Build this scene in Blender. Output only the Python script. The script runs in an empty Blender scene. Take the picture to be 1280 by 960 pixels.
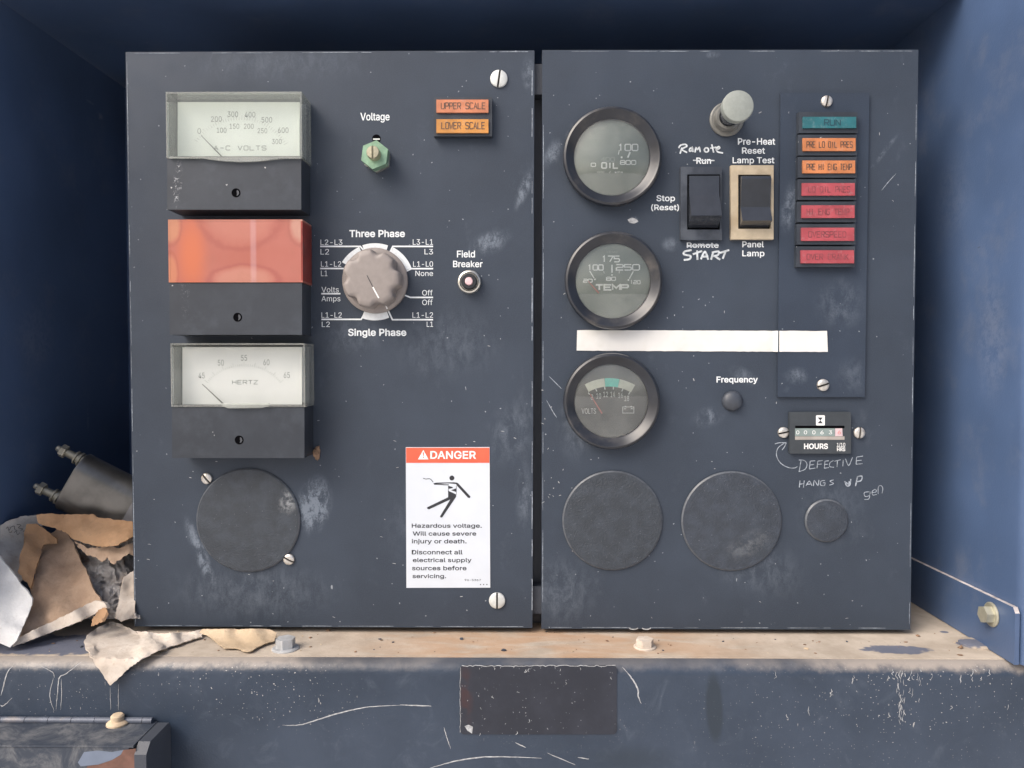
import bpy, bmesh, math, random
from mathutils import Vector, Matrix, noise
from mathutils.geometry import delaunay_2d_cdt
random.seed(7)
S = bpy.context.scene
COL = S.collection

# ------------------------------------------------------------------ camera
F_PX = 960.0                                   # focal length in photo pixels (1280 wide)
CAM = Vector((-0.00074037, -0.48385183, -0.01234357))
AX_R = Vector((0.999956712, 0.00930356443, 0.000133218573))
AX_D = Vector((0.000398224307, -0.0284882830, -0.999594047))
AX_F = Vector((-0.00929599245, 0.999550830, -0.0284907547))
cam = bpy.data.cameras.new("camera")
camo = bpy.data.objects.new("camera", cam)
COL.objects.link(camo)
cam.sensor_width = 36.0
cam.lens = 36.0 * F_PX / 1280.0
cam.clip_start = 0.01
cam.clip_end = 500
m = Matrix.Identity(4)
for i in range(3):
    m[i][0], m[i][1], m[i][2], m[i][3] = AX_R[i], -AX_D[i], -AX_F[i], CAM[i]
camo.matrix_world = m
S.camera = camo

# ------------------------------------------------------------------ light
SUN_DIR = Vector((-0.56, -0.48, 0.70)).normalized()       # towards the bright part of the sky
w = bpy.data.worlds.new("World")
S.world = w
w.use_nodes = True
nt = w.node_tree
sky = nt.nodes.new("ShaderNodeTexSky")
sky.sky_type = 'NISHITA'
sky.sun_disc = False
sky.sun_elevation = math.asin(SUN_DIR.z)
sky.sun_rotation = math.atan2(SUN_DIR.x, SUN_DIR.y)
sky.dust_density = 6.0
sky.air_density = 0.8
sky.ozone_density = 1.0
nt.links.new(sky.outputs[0], nt.nodes["Background"].inputs[0])
nt.nodes["Background"].inputs[1].default_value = 0.15
sl = bpy.data.lights.new("sun", 'SUN')
sl.energy = 1.5
sl.angle = math.radians(40)
sl.color = (1.0, 0.97, 0.93)
so = bpy.data.objects.new("sun", sl)
so.rotation_euler = SUN_DIR.to_track_quat('Z', 'Y').to_euler()
so.location = SUN_DIR * 3
COL.objects.link(so)
S.view_settings.view_transform = 'Standard'
S.view_settings.look = 'None'
S.view_settings.exposure = 0.38
S.view_settings.gamma = 1.0
S.cycles.max_bounces = 10
S.cycles.transparent_max_bounces = 16
S.cycles.use_denoising = True

# ------------------------------------------------------------------ helpers: photo measurements -> real positions
def ray(px, py):
    return AX_R * ((px - 640) / F_PX) + AX_D * ((py - 480) / F_PX) + AX_F
def P(px, py, h=0.0):                # point h metres in front of the panel face (y = -h)
    d = ray(px, py); return CAM + d * ((-h - CAM.y) / d.y)
def Q(px, py, z):                    # point on a level surface
    d = ray(px, py); return CAM + d * ((z - CAM.z) / d.z)
U = 0.483 / F_PX                     # metres per photo pixel on the panel face
def crop(x0, y0, s):
    return lambda x, y: (x0 + x / s, y0 + y / s)

def link(o, parent=None, wl=None):
    COL.objects.link(o)
    if wl is not None:
        o["_w"] = tuple(wl)
    if parent is not None:
        o.parent = parent
        if wl is not None:
            pw = Vector(parent["_w"]); o.location = Vector(wl) - pw
    elif wl is not None:
        o.location = wl
    return o
def thing(name, label, cat, loc, group=None):
    o = bpy.data.objects.new(name, None)
    o.empty_display_size = 0.02
    link(o, None, loc)
    o["label"] = label; o["category"] = cat
    if group: o["group"] = group
    return o
def tag(o, label, cat, group=None):
    o["label"] = label; o["category"] = cat
    if group: o["group"] = group
    return o
def obj(name, bm, mats, parent=None, smooth=False, auto=35, normals=True):
    if normals: bmesh.ops.recalc_face_normals(bm, faces=bm.faces)
    co = [v.co for v in bm.verts]
    c = Vector([(min(p[i] for p in co) + max(p[i] for p in co)) / 2 for i in range(3)])
    for v in bm.verts: v.co -= c
    if smooth:
        for f in bm.faces: f.smooth = True
        a = math.radians(auto)
        for e in bm.edges:
            if len(e.link_faces) == 2 and e.calc_face_angle(0) > a: e.smooth = False
    me = bpy.data.meshes.new(name)
    bm.to_mesh(me); bm.free()
    for mm in (mats if isinstance(mats, (list, tuple)) else [mats]): me.materials.append(mm)
    return link(bpy.data.objects.new(name, me), parent, c)

def bevel(bm, width, segs=2, ang=30, sel=None):
    ed = [e for e in bm.edges if len(e.link_faces) == 2 and e.calc_face_angle(0) > math.radians(ang) and (sel is None or sel(e))]
    if ed: bmesh.ops.bevel(bm, geom=ed, offset=width, segments=segs, profile=0.5, affect='EDGES', clamp_overlap=True)
def add_prism(bm, pts, y_front, y_back, mi=0):    # pts: world points of the outline (x,z used)
    a = [bm.verts.new((p[0], y_front, p[2])) for p in pts]
    b = [bm.verts.new((p[0], y_back, p[2])) for p in pts]
    n = len(pts); fs = []
    fs.append(bm.faces.new(a)); fs.append(bm.faces.new(b[::-1]))
    for i in range(n):
        fs.append(bm.faces.new((a[i], b[i], b[(i + 1) % n], a[(i + 1) % n])))
    for f in fs: f.material_index = mi
def quad(x0, y0, x1, y1, h):
    return [P(x0, y0, h), P(x1, y0, h), P(x1, y1, h), P(x0, y1, h)]
def add_box(bm, a, b, mi=0):
    x0, y0, z0 = a; x1, y1, z1 = b
    add_prism(bm, [(x0, 0, z0), (x1, 0, z0), (x1, 0, z1), (x0, 0, z1)], y0, y1, mi)
def add_lathe(bm, c, prof, seg=64, mi=0, rfun=None):   # around Y, prof [(r, h)], y = c.y - h
    rings = []
    for r, h in prof:
        if r < 1e-7:
            rings.append([bm.verts.new((c[0], c[1] - h, c[2]))])
        else:
            rings.append([bm.verts.new((c[0] + r * (rfun(2 * math.pi * k / seg, h) if rfun else 1) * math.cos(2 * math.pi * k / seg), c[1] - h,
                                        c[2] + r * (rfun(2 * math.pi * k / seg, h) if rfun else 1) * math.sin(2 * math.pi * k / seg))) for k in range(seg)])
    for a, b in zip(rings, rings[1:]):
        for k in range(seg):
            k2 = (k + 1) % seg
            if len(a) == 1 and len(b) == 1: continue
            if len(a) == 1: f = bm.faces.new((a[0], b[k2], b[k]))
            elif len(b) == 1: f = bm.faces.new((a[k], a[k2], b[0]))
            else: f = bm.faces.new((a[k], a[k2], b[k2], b[k]))
            f.material_index = mi
def add_ribbon(bm, pts, wpx, h, mi=0, closed=False, taper=False):   # pts in photo pixels, lying on the plane y=-h
    p = [Vector((x, y)) for x, y in pts]
    n = len(p); L = []; R = []
    for i in range(n):
        if closed: d0 = p[i] - p[i - 1]; d1 = p[(i + 1) % n] - p[i]
        else:
            d0 = p[i] - p[i - 1] if i > 0 else p[1] - p[0]
            d1 = p[i + 1] - p[i] if i < n - 1 else p[-1] - p[-2]
        d0 = d0.normalized(); d1 = d1.normalized()
        t = d0 + d1
        t = t.normalized() if t.length > 1e-4 else d0
        nrm = Vector((-t.y, t.x))
        k = 1 / max(0.5, nrm.dot(Vector((-d0.y, d0.x))))
        ww = wpx / 2 * k
        if taper: ww *= 0.15 + 0.85 * math.sin(math.pi * (i + 0.4) / (n - 0.2))
        L.append(p[i] + nrm * ww); R.append(p[i] - nrm * ww)
    lv = [bm.verts.new(P(q.x, q.y, h)) for q in L]
    rv = [bm.verts.new(P(q.x, q.y, h)) for q in R]
    for i in range(n if closed else n - 1):
        j = (i + 1) % n
        f = bm.faces.new((lv[i], rv[i], rv[j], lv[j])); f.material_index = mi
def add_poly(bm, pts, h, mi=0):
    f = bm.faces.new([bm.verts.new(P(x, y, h)) for x, y in pts]); f.material_index = mi
def circ(cx, cy, r, n=24, a0=0, a1=360, ry=None):
    return [(cx + r * math.cos(math.radians(a0 + (a1 - a0) * k / n)), cy + (ry or r) * math.sin(math.radians(a0 + (a1 - a0) * k / n))) for k in range(n + 1)]
# letter outlines (advance, contours), cap height = 200
GLYPHS = {
" ":[74,[]],
"(":[107,[[35,81,36,96,37,111,40,127,43,143,47,158,52,173,57,188,63,200,69,212,93,212,86,198,80,183,75,168,70,153,67,138,63,123,61,109,60,95,59,81,60,69,61,57,63,45,66,33,69,20,74,6,79,-8,86,-22,93,-38,69,-38,59,-18,50,1,44,21,39,42,36,61]]],
")":[107,[[15,-38,22,-22,28,-7,34,7,38,20,42,33,44,46,46,58,48,70,48,81,47,95,46,109,44,123,41,138,37,153,32,168,27,183,21,198,15,212,38,212,44,200,50,188,56,173,61,158,65,143,68,127,70,111,72,96,72,81,71,61,68,41,63,21,57,1,48,-19,38,-38]]],
"-":[178,[[132,96,132,74,45,74,45,96]]],
".":[74,[[37,-2,33,-1,29,1,25,3,22,7,20,11,19,16,20,21,22,25,25,29,29,32,33,34,37,34,42,34,46,32,50,29,53,25,55,21,55,16,55,11,53,7,50,3,46,1,42,-1]]],
"/":[98,[[92,209,28,-30,6,-30,70,209]]],
"0":[178,[[89,-3,75,-1,62,3,51,9,41,19,33,30,27,45,22,61,20,79,19,100,20,120,23,139,27,155,34,169,42,181,51,190,62,197,75,201,89,203,103,201,116,197,127,190,137,181,145,169,151,155,156,139,158,120,159,100,158,79,156,61,151,45,145,30,137,19,127,9,116,3,103,-1],[89,19,98,21,107,24,114,29,120,36,126,45,130,57,133,69,135,84,135,100,135,116,133,131,130,143,126,155,120,164,114,171,107,176,98,180,89,181,80,180,71,176,64,171,58,164,53,155,48,143,45,131,44,116,43,100,44,84,45,69,48,57,53,45,58,36,64,29,71,24,80,21]]],
"1":[178,[[30,0,30,21,154,21,154,0],[108,200,108,0,83,0,83,176,82,176,34,141,34,168,78,200]]],
"2":[178,[[25,0,25,19,92,90,111,111,115,117,119,123,122,128,124,134,125,140,126,146,125,153,124,159,121,165,117,169,113,173,107,177,101,179,95,180,88,181,80,180,74,179,68,176,62,172,58,168,55,163,52,156,50,150,50,142,26,142,27,154,29,164,34,174,40,182,47,189,56,195,66,199,77,202,88,203,100,202,111,199,120,195,129,190,136,183,142,175,146,166,149,157,150,146,149,139,148,132,146,125,143,118,138,110,132,102,105,71,60,24,60,22,153,22,153,0]]],
"3":[178,[[86,-3,74,-2,63,0,52,4,43,9,34,15,28,23,22,31,19,41,17,52,43,52,44,45,46,39,50,34,54,30,59,26,65,23,71,21,78,20,86,20,94,20,101,22,108,24,114,27,119,31,124,37,127,42,129,49,129,57,129,64,127,71,124,77,120,83,115,88,108,92,100,95,90,97,79,97,62,97,62,118,113,176,113,178,27,178,27,200,146,200,146,181,83,109,83,114,97,114,110,112,121,108,131,103,139,96,146,87,151,78,154,68,154,57,154,46,151,35,146,26,139,18,131,11,121,5,111,1,99,-2]]],
"4":[178,[[16,41,16,62,97,200,122,200,43,65,43,64,162,64,162,41],[111,0,111,48,111,57,111,125,135,125,135,0]]],
"5":[178,[[87,-3,75,-2,65,0,55,4,46,10,39,16,33,24,28,32,25,41,23,51,48,51,49,45,51,40,54,35,58,31,63,27,68,24,74,21,80,20,87,20,95,20,102,22,109,25,114,30,119,35,123,41,126,48,128,56,129,64,128,72,126,80,123,87,119,93,114,99,108,103,101,106,94,108,86,109,79,108,72,107,66,106,60,103,55,100,50,97,26,99,38,200,144,200,144,178,59,178,53,119,54,119,58,122,64,125,70,128,76,130,83,131,90,131,99,131,108,129,116,126,123,122,130,118,136,112,141,106,145,99,149,91,152,82,153,74,154,64,153,52,150,40,145,30,139,20,131,12,121,6,111,1,99,-2]]],
"6":[178,[[89,-3,77,-2,66,1,56,6,47,12,39,20,33,29,29,40,26,51,25,64,26,73,28,83,31,94,37,105,44,119,54,134,99,200,127,200,59,103,57,103,59,106,62,110,65,113,68,116,72,119,77,121,82,122,87,123,92,123,104,123,115,120,124,116,133,110,140,103,145,94,150,85,152,74,153,62,152,50,149,39,145,29,138,20,131,12,122,6,112,1,101,-2],[89,19,96,20,103,22,110,25,115,29,120,34,124,40,126,47,128,54,129,62,128,70,126,77,124,84,120,90,115,95,110,99,103,102,96,104,89,104,82,104,75,102,68,99,63,95,58,90,54,84,51,77,50,70,49,62,50,54,51,47,54,40,58,34,63,29,68,25,75,22,82,20]]],
"7":[178,[[38,0,127,176,127,178,24,178,24,200,154,200,154,176,65,0]]],
"8":[178,[[89,-3,76,-2,64,1,53,4,44,10,36,16,29,24,24,33,21,43,20,53,21,61,23,69,26,77,29,84,34,90,40,95,46,99,53,102,60,104,60,105,51,108,43,114,36,121,32,130,29,139,28,150,29,159,31,168,36,177,42,184,49,191,57,196,67,200,78,202,89,203,100,202,111,200,120,196,129,191,136,184,142,177,147,168,149,159,150,150,149,139,146,130,141,121,135,114,127,108,118,105,118,104,125,102,132,99,138,95,144,90,148,84,152,77,155,69,157,61,158,53,157,43,154,33,149,24,142,16,134,10,125,4,114,1,102,-2],[89,19,97,20,105,21,112,24,118,27,123,31,127,36,130,42,132,48,132,54,132,62,130,68,127,74,122,79,117,84,111,88,104,90,97,92,89,92,81,92,73,90,67,88,60,84,55,79,51,74,48,68,46,62,45,54,46,48,48,42,51,36,55,31,60,27,66,24,73,21,80,20],[89,114,96,114,102,116,108,118,113,121,117,125,121,130,123,135,125,141,126,148,125,154,123,160,121,165,117,170,113,174,108,177,102,179,96,180,89,181,82,180,76,179,70,177,65,174,60,170,57,165,54,160,53,154,52,148,53,141,54,135,57,130,60,125,65,121,70,118,76,116,82,114]]],
"9":[178,[[89,203,101,202,112,199,122,194,131,188,138,180,145,171,149,160,152,149,153,136,152,127,150,117,147,106,141,95,134,81,124,66,79,0,51,0,119,97,121,97,119,94,116,90,113,87,109,84,105,81,101,79,96,78,91,77,86,77,74,77,63,80,54,84,45,90,38,97,33,106,28,115,26,126,25,138,26,150,29,161,33,172,40,181,47,188,56,194,66,199,77,202],[89,181,82,180,75,178,68,175,63,171,58,166,54,160,52,153,50,146,49,138,50,130,52,123,54,116,58,110,63,105,68,101,75,98,82,96,89,96,96,96,103,98,110,101,115,105,120,110,124,116,126,123,128,130,129,138,128,146,126,153,124,160,120,166,115,171,110,175,103,178,96,180]]],
"A":[189,[[6,0,79,200,109,200,182,0,155,0,113,119,104,146,91,188,96,188,84,146,75,119,33,0],[43,56,43,78,145,78,145,56]]],
"B":[179,[[24,0,24,200,95,200,108,199,119,197,129,193,138,188,144,181,150,174,153,165,156,157,157,147,156,139,155,132,152,126,149,121,145,116,140,112,135,109,130,107,124,105,124,103,130,102,136,100,143,97,149,92,154,86,158,80,162,72,164,63,164,54,164,44,161,35,157,26,152,19,144,12,135,7,125,3,112,1,97,0],[49,22,96,22,110,23,121,26,130,31,135,38,139,45,140,54,139,60,137,66,135,72,131,78,126,82,120,86,113,89,106,90,98,91,49,91],[49,112,94,112,101,113,107,114,113,116,119,120,123,124,127,128,130,134,132,140,132,146,131,155,128,162,123,169,116,174,106,177,94,178,49,178]]],
"C":[201,[[105,-3,88,-1,73,3,59,10,47,19,36,31,27,45,21,62,17,80,16,100,17,120,21,138,27,155,36,169,47,181,59,190,73,197,88,201,105,203,115,202,125,201,134,198,142,195,151,190,158,185,165,179,171,172,176,164,180,156,184,147,186,137,161,137,159,144,156,150,153,155,149,160,145,164,140,168,135,172,130,174,124,177,118,178,112,179,105,179,93,178,82,175,72,170,63,163,55,154,49,143,44,130,42,116,41,100,42,84,44,69,49,57,56,46,63,37,72,30,82,25,93,22,105,21,112,21,118,22,124,24,130,26,135,28,140,32,145,36,149,40,153,45,156,50,159,57,161,63,186,63,184,53,180,44,176,36,171,28,165,21,158,15,151,10,143,5,134,2,125,-1,115,-2]]],
"D":[197,[[86,0,38,0,38,22,84,22,100,23,113,27,125,32,135,39,143,48,149,59,153,71,156,85,157,100,156,116,153,129,149,142,143,152,135,161,126,168,114,173,101,177,87,178,37,178,37,200,89,200,107,199,124,195,139,188,151,179,162,168,170,154,177,138,180,120,181,100,180,81,177,63,170,47,162,33,151,21,138,12,123,5,105,1],[49,200,49,0,24,0,24,200]]],
"E":[165,[[24,0,24,200,146,200,146,178,49,178,49,112,140,112,140,90,49,90,49,22,148,22,148,0]]],
"F":[161,[[24,0,24,200,145,200,145,178,49,178,49,109,136,109,136,87,49,87,49,0]]],
"G":[205,[[106,-3,89,-1,73,3,59,10,46,19,36,31,27,45,21,62,17,80,16,100,17,120,21,138,27,155,36,169,46,181,59,190,72,197,88,201,104,203,114,202,124,201,134,198,143,194,151,190,159,184,165,178,171,171,177,164,181,155,184,147,186,137,160,137,158,143,155,149,152,155,149,159,145,164,140,168,135,171,130,174,124,176,118,178,111,179,104,179,93,178,82,175,72,170,63,163,55,154,49,143,44,130,42,116,41,100,42,84,44,70,49,57,56,46,63,37,72,30,83,25,94,22,106,21,116,22,126,24,136,28,144,33,150,40,156,48,160,58,162,68,163,80,171,78,111,78,111,101,188,101,188,79,187,63,183,49,177,36,169,24,160,15,148,7,135,2,121,-2]]],
"H":[203,[[24,0,24,200,49,200,49,114,154,114,154,200,180,200,180,0,154,0,154,91,49,91,49,0]]],
"I":[118,[[12,0,12,22,46,22,46,178,12,178,12,200,106,200,106,178,72,178,72,22,106,22,106,0]]],
"L":[154,[[24,0,24,200,49,200,49,22,142,22,142,0]]],
"M":[247,[[24,0,24,200,60,200,109,74,113,62,118,48,122,33,126,19,121,19,125,32,130,48,134,62,139,74,187,200,223,200,223,0,198,0,198,114,198,129,199,145,199,162,199,180,202,180,196,161,189,143,184,127,179,114,134,0,112,0,67,114,63,126,57,142,51,160,44,180,47,180,47,164,48,146,48,129,48,114,48,0]]],
"N":[206,[[24,0,24,200,54,200,135,72,143,59,152,42,163,22,159,21,158,43,157,62,157,77,157,200,182,200,182,0,152,0,79,114,70,130,58,150,42,178,47,178,48,151,49,129,49,114,49,0]]],
"O":[210,[[105,-3,88,-1,73,3,59,10,47,19,36,31,27,45,21,62,17,80,16,100,17,120,21,138,27,155,36,169,47,181,59,190,73,197,88,201,105,203,122,201,137,197,151,190,163,181,174,169,182,155,189,138,193,120,194,100,193,80,189,62,182,45,174,31,163,19,151,10,137,3,122,-1],[105,21,117,22,127,25,137,30,146,37,154,46,161,57,165,69,168,84,169,100,168,116,165,131,161,143,154,154,146,163,137,170,127,175,117,178,105,179,93,178,83,175,72,170,63,163,56,154,49,143,44,131,42,116,41,100,42,84,44,69,49,57,56,46,63,37,72,30,83,25,93,22]]],
"P":[175,[[24,0,24,200,92,200,107,199,120,196,131,192,140,185,147,178,153,169,157,159,160,148,161,137,160,125,157,114,153,104,147,95,140,88,131,81,120,77,107,74,92,73,43,73,43,95,91,95,101,96,110,98,117,101,123,105,127,110,131,115,133,122,135,129,135,137,135,144,133,151,131,158,127,164,123,168,117,172,110,175,101,177,91,178,49,178,49,0]]],
"R":[177,[[24,0,24,200,93,200,107,199,120,196,131,192,140,186,148,179,153,170,158,161,160,150,161,138,160,127,158,116,153,107,148,98,140,91,131,85,120,81,107,79,93,78,38,78,38,100,92,100,102,101,110,102,117,105,123,108,128,113,131,118,134,124,135,131,136,138,135,146,134,153,131,159,128,165,123,169,117,173,110,176,101,177,92,178,49,178,49,0],[139,0,90,90,119,90,168,0]]],
"S":[176,[[88,-3,74,-3,61,0,50,4,40,9,32,16,25,24,20,33,17,43,15,54,41,54,42,46,45,40,49,34,53,30,59,26,65,23,73,21,80,20,88,19,97,20,105,21,112,24,119,27,125,31,130,36,133,42,135,48,136,55,135,61,133,66,131,70,127,74,122,77,116,80,96,87,72,94,57,99,44,106,34,114,26,123,22,134,20,146,21,157,24,167,29,176,36,184,44,190,54,196,65,200,77,202,89,203,102,202,114,200,124,196,134,190,142,184,148,176,153,168,156,159,158,149,133,149,130,158,126,166,119,172,110,177,100,179,88,180,80,180,73,178,66,176,60,173,55,169,51,164,48,159,46,154,45,148,46,141,48,136,51,131,56,127,61,124,67,121,83,115,104,110,122,104,129,101,135,97,141,93,146,89,151,84,155,78,158,71,160,63,161,54,160,44,157,34,152,25,145,17,137,10,127,4,116,0,102,-3]]],
"T":[176,[[12,178,12,200,164,200,164,178,101,178,101,0,76,0,76,178]]],
"U":[203,[[102,-3,87,-2,73,1,61,6,50,13,41,21,33,31,28,43,25,55,24,68,24,200,49,200,49,70,50,61,52,52,55,44,60,37,66,32,74,27,82,23,91,21,102,20,112,21,122,23,130,27,137,32,143,37,148,44,152,52,154,61,154,70,154,200,180,200,180,68,179,55,175,43,170,31,163,21,154,13,143,6,131,1,117,-2]]],
"V":[189,[[80,0,6,200,33,200,76,81,85,54,97,12,92,12,105,54,114,81,155,200,182,200,109,0]]],
"W":[270,[[61,0,6,200,32,200,64,77,69,57,73,37,77,16,74,16,79,37,83,57,88,77,120,200,149,200,181,77,187,57,191,37,195,16,192,16,196,37,201,57,206,77,237,200,263,200,208,0,179,0,145,127,138,154,132,187,137,187,132,155,125,127,91,0]]],
"a":[153,[[63,-3,54,-3,45,-1,37,2,30,6,24,11,19,18,15,25,13,33,12,42,13,50,14,57,17,63,21,68,25,72,30,76,36,79,43,81,49,83,70,86,92,89,97,90,101,91,104,92,107,94,108,97,108,100,108,101,108,107,107,112,105,117,102,121,99,124,94,127,89,129,83,130,77,130,70,130,64,129,59,127,54,124,50,121,46,118,43,115,41,111,39,108,16,114,20,123,25,130,31,136,37,141,45,145,52,148,60,150,68,151,76,151,94,149,100,147,106,145,112,142,118,138,123,132,127,126,130,118,132,109,132,99,132,0,109,0,109,20,107,20,99,10,95,6,90,3,85,0,78,-2,71,-3],[67,18,75,18,83,20,90,23,95,27,100,31,104,37,106,42,108,48,108,54,108,75,102,72,91,69,79,67,69,66,53,62,48,60,44,58,41,55,38,51,37,47,36,41,37,36,38,32,40,28,43,25,47,23,51,21,56,19,61,18]]],
"b":[167,[[90,-3,82,-3,74,-1,68,1,62,5,58,8,54,12,46,23,44,23,44,0,21,0,21,200,45,200,45,126,46,126,54,136,58,140,62,143,67,147,74,149,81,151,90,151,102,150,113,147,123,142,132,135,139,126,145,115,150,103,153,89,153,74,153,59,150,46,145,33,139,23,132,14,123,6,113,1,102,-2],[87,18,95,19,103,22,110,26,116,31,120,38,124,46,127,55,128,64,129,74,128,85,127,94,124,103,121,110,116,117,110,122,103,126,95,129,87,130,78,129,70,127,63,123,58,117,53,111,49,103,46,95,45,85,44,74,45,64,46,54,49,45,53,37,58,31,64,26,70,22,78,19]]],
"c":[156,[[81,-3,69,-2,57,1,46,6,36,14,28,23,22,33,17,46,14,59,13,74,14,89,17,102,22,114,28,125,36,134,46,141,57,147,69,150,81,151,89,151,96,150,102,148,109,146,114,143,120,140,125,136,130,132,134,127,137,121,140,115,142,109,119,103,114,114,106,122,95,128,81,130,72,129,64,126,57,122,51,116,46,109,43,102,40,93,38,84,38,74,38,64,40,55,43,46,46,38,51,32,57,26,64,22,72,19,81,18,95,20,106,26,115,35,120,46,143,40,140,34,138,28,134,22,130,17,126,12,120,8,115,5,109,2,102,0,96,-2,89,-3]]],
"d":[167,[[77,-3,65,-2,54,1,44,6,35,14,28,23,21,33,17,46,14,59,13,74,14,89,17,103,22,115,28,126,35,135,44,142,54,147,65,150,77,151,86,151,93,149,99,147,105,143,109,140,113,136,120,126,122,126,122,200,146,200,146,0,123,0,123,23,121,23,113,12,109,8,105,5,99,1,93,-1,85,-3],[80,18,89,19,97,22,103,26,109,31,114,37,118,45,120,54,122,64,123,74,122,85,120,95,118,103,114,111,109,117,104,123,97,127,89,129,80,130,72,129,64,126,57,122,51,117,46,110,43,103,40,94,38,85,38,74,38,64,40,55,43,46,46,38,51,31,57,26,64,22,72,19]]],
"e":[159,[[83,-3,70,-2,57,1,46,6,36,14,28,23,22,33,17,45,14,59,13,73,14,88,17,102,22,114,28,125,36,134,45,141,56,147,68,150,81,151,89,151,97,149,104,147,112,144,119,139,126,134,131,127,136,120,140,111,143,101,145,89,146,76,146,67,29,67,29,87,133,87,122,79,121,89,120,98,117,106,113,113,109,119,103,123,97,127,89,129,81,130,72,129,64,127,58,123,52,118,47,113,43,106,40,99,38,91,38,83,38,70,38,59,40,50,43,42,48,35,53,29,59,24,67,21,75,19,83,18,89,18,95,19,100,21,104,23,109,25,112,29,115,32,118,37,120,41,143,36,141,28,137,22,132,15,126,10,119,5,111,2,103,-1,93,-3]]],
"f":[100,[[90,149,90,129,3,129,3,149],[32,0,32,170,32,178,34,185,38,191,42,196,47,201,53,204,60,206,67,208,74,208,87,207,95,205,89,184,84,186,77,186,70,186,65,184,61,181,58,177,56,171,56,165,56,0]]],
"g":[167,[[81,-59,71,-59,61,-57,53,-55,45,-52,38,-48,32,-43,27,-38,23,-33,20,-27,40,-16,48,-26,51,-29,56,-32,61,-35,67,-37,73,-38,81,-38,93,-37,103,-34,111,-30,117,-23,121,-14,122,-2,122,27,120,27,113,16,109,13,105,9,99,6,93,4,85,2,77,2,65,3,54,6,44,10,35,17,28,25,22,35,17,47,14,60,13,75,14,90,17,103,22,115,28,126,35,135,44,142,54,147,65,150,77,151,86,151,93,149,100,147,105,143,110,140,113,136,121,125,123,125,123,149,146,149,146,-3,145,-16,143,-26,138,-35,131,-43,123,-49,114,-53,104,-57,93,-59],[81,23,89,24,97,26,104,30,109,34,114,40,118,48,121,56,122,65,123,76,122,86,121,95,118,104,114,111,110,118,104,123,97,127,89,129,81,130,72,129,64,126,57,122,51,117,46,111,43,103,40,95,38,86,38,76,38,66,40,56,43,48,47,41,51,35,57,30,64,26,72,24]]],
"h":[161,[[45,89,45,0,21,0,21,200,45,200,45,113,40,113,45,125,52,135,60,142,69,147,79,150,89,151,99,150,108,148,116,145,123,140,129,134,134,126,138,117,140,106,140,94,140,0,116,0,116,92,115,103,112,112,107,120,101,125,92,128,83,129,76,129,69,127,63,125,58,121,53,117,50,111,47,105,45,97]]],
"i":[66,[[21,0,21,149,45,149,45,0],[33,174,29,175,25,176,21,179,18,182,17,186,16,190,17,194,18,198,21,201,25,204,29,205,33,206,37,205,41,204,45,201,47,198,49,194,50,190,49,186,47,182,45,179,41,176,37,175]]],
"j":[66,[[21,149,45,149,45,-12,44,-21,43,-28,40,-36,36,-42,31,-47,25,-51,19,-54,11,-56,1,-56,-4,-56,-4,-34,1,-34,7,-33,12,-31,16,-28,19,-24,20,-18,21,-11],[33,174,28,175,24,176,21,179,18,182,17,186,16,190,17,194,18,198,21,201,24,204,28,205,33,206,37,205,41,204,45,201,47,198,49,194,50,190,49,186,47,182,45,179,41,176,37,175]]],
"k":[150,[[43,54,43,83,47,83,112,149,142,149,72,78,70,78],[21,0,21,200,45,200,45,0],[116,0,58,73,75,90,146,0]]],
"l":[74,[[55,-1,44,0,36,3,29,8,24,15,22,23,21,33,21,200,45,200,45,39,45,33,46,28,47,24,50,22,53,21,57,20,63,21,67,21,71,1,64,0]]],
"m":[240,[[21,0,21,149,44,149,44,116,42,116,45,124,48,130,52,136,57,141,62,145,68,148,74,150,80,151,86,152,96,151,105,147,113,142,119,134,123,126,126,116,123,116,125,123,128,129,133,135,138,140,143,144,150,147,157,150,164,151,172,152,180,151,188,149,195,146,202,142,208,136,213,129,216,121,218,111,219,100,219,0,195,0,195,100,194,110,191,117,186,123,179,127,172,129,165,130,158,129,152,128,147,126,143,123,139,119,136,114,134,109,132,103,132,97,132,0,108,0,108,102,107,110,104,117,99,122,93,127,86,129,78,130,73,129,67,128,62,126,57,123,53,119,49,114,47,108,45,101,45,94,45,0]]],
"n":[161,[[45,89,45,0,21,0,21,149,44,149,44,113,40,113,45,125,52,135,60,142,69,147,79,150,89,151,99,150,108,148,116,145,123,140,129,134,134,126,138,117,140,106,140,94,140,0,116,0,116,92,115,103,112,112,107,120,101,125,92,128,83,129,76,129,69,127,63,125,58,121,53,117,50,111,47,105,45,97]]],
"o":[163,[[81,-3,69,-2,57,1,46,6,36,14,28,23,22,33,17,46,14,59,13,74,14,89,17,102,22,114,28,125,36,134,46,141,57,147,69,150,81,151,95,150,107,147,117,141,127,134,135,125,141,114,146,102,149,89,150,74,149,59,146,46,141,33,135,23,127,14,117,6,107,1,95,-2],[81,18,91,19,99,22,106,26,112,32,117,38,121,46,123,55,125,64,126,74,125,83,123,93,121,101,117,109,112,116,106,122,99,126,91,129,81,130,72,129,64,126,57,122,51,116,46,109,43,102,40,93,38,84,38,74,38,64,40,55,43,46,46,38,51,32,57,26,64,22,72,19]]],
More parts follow.
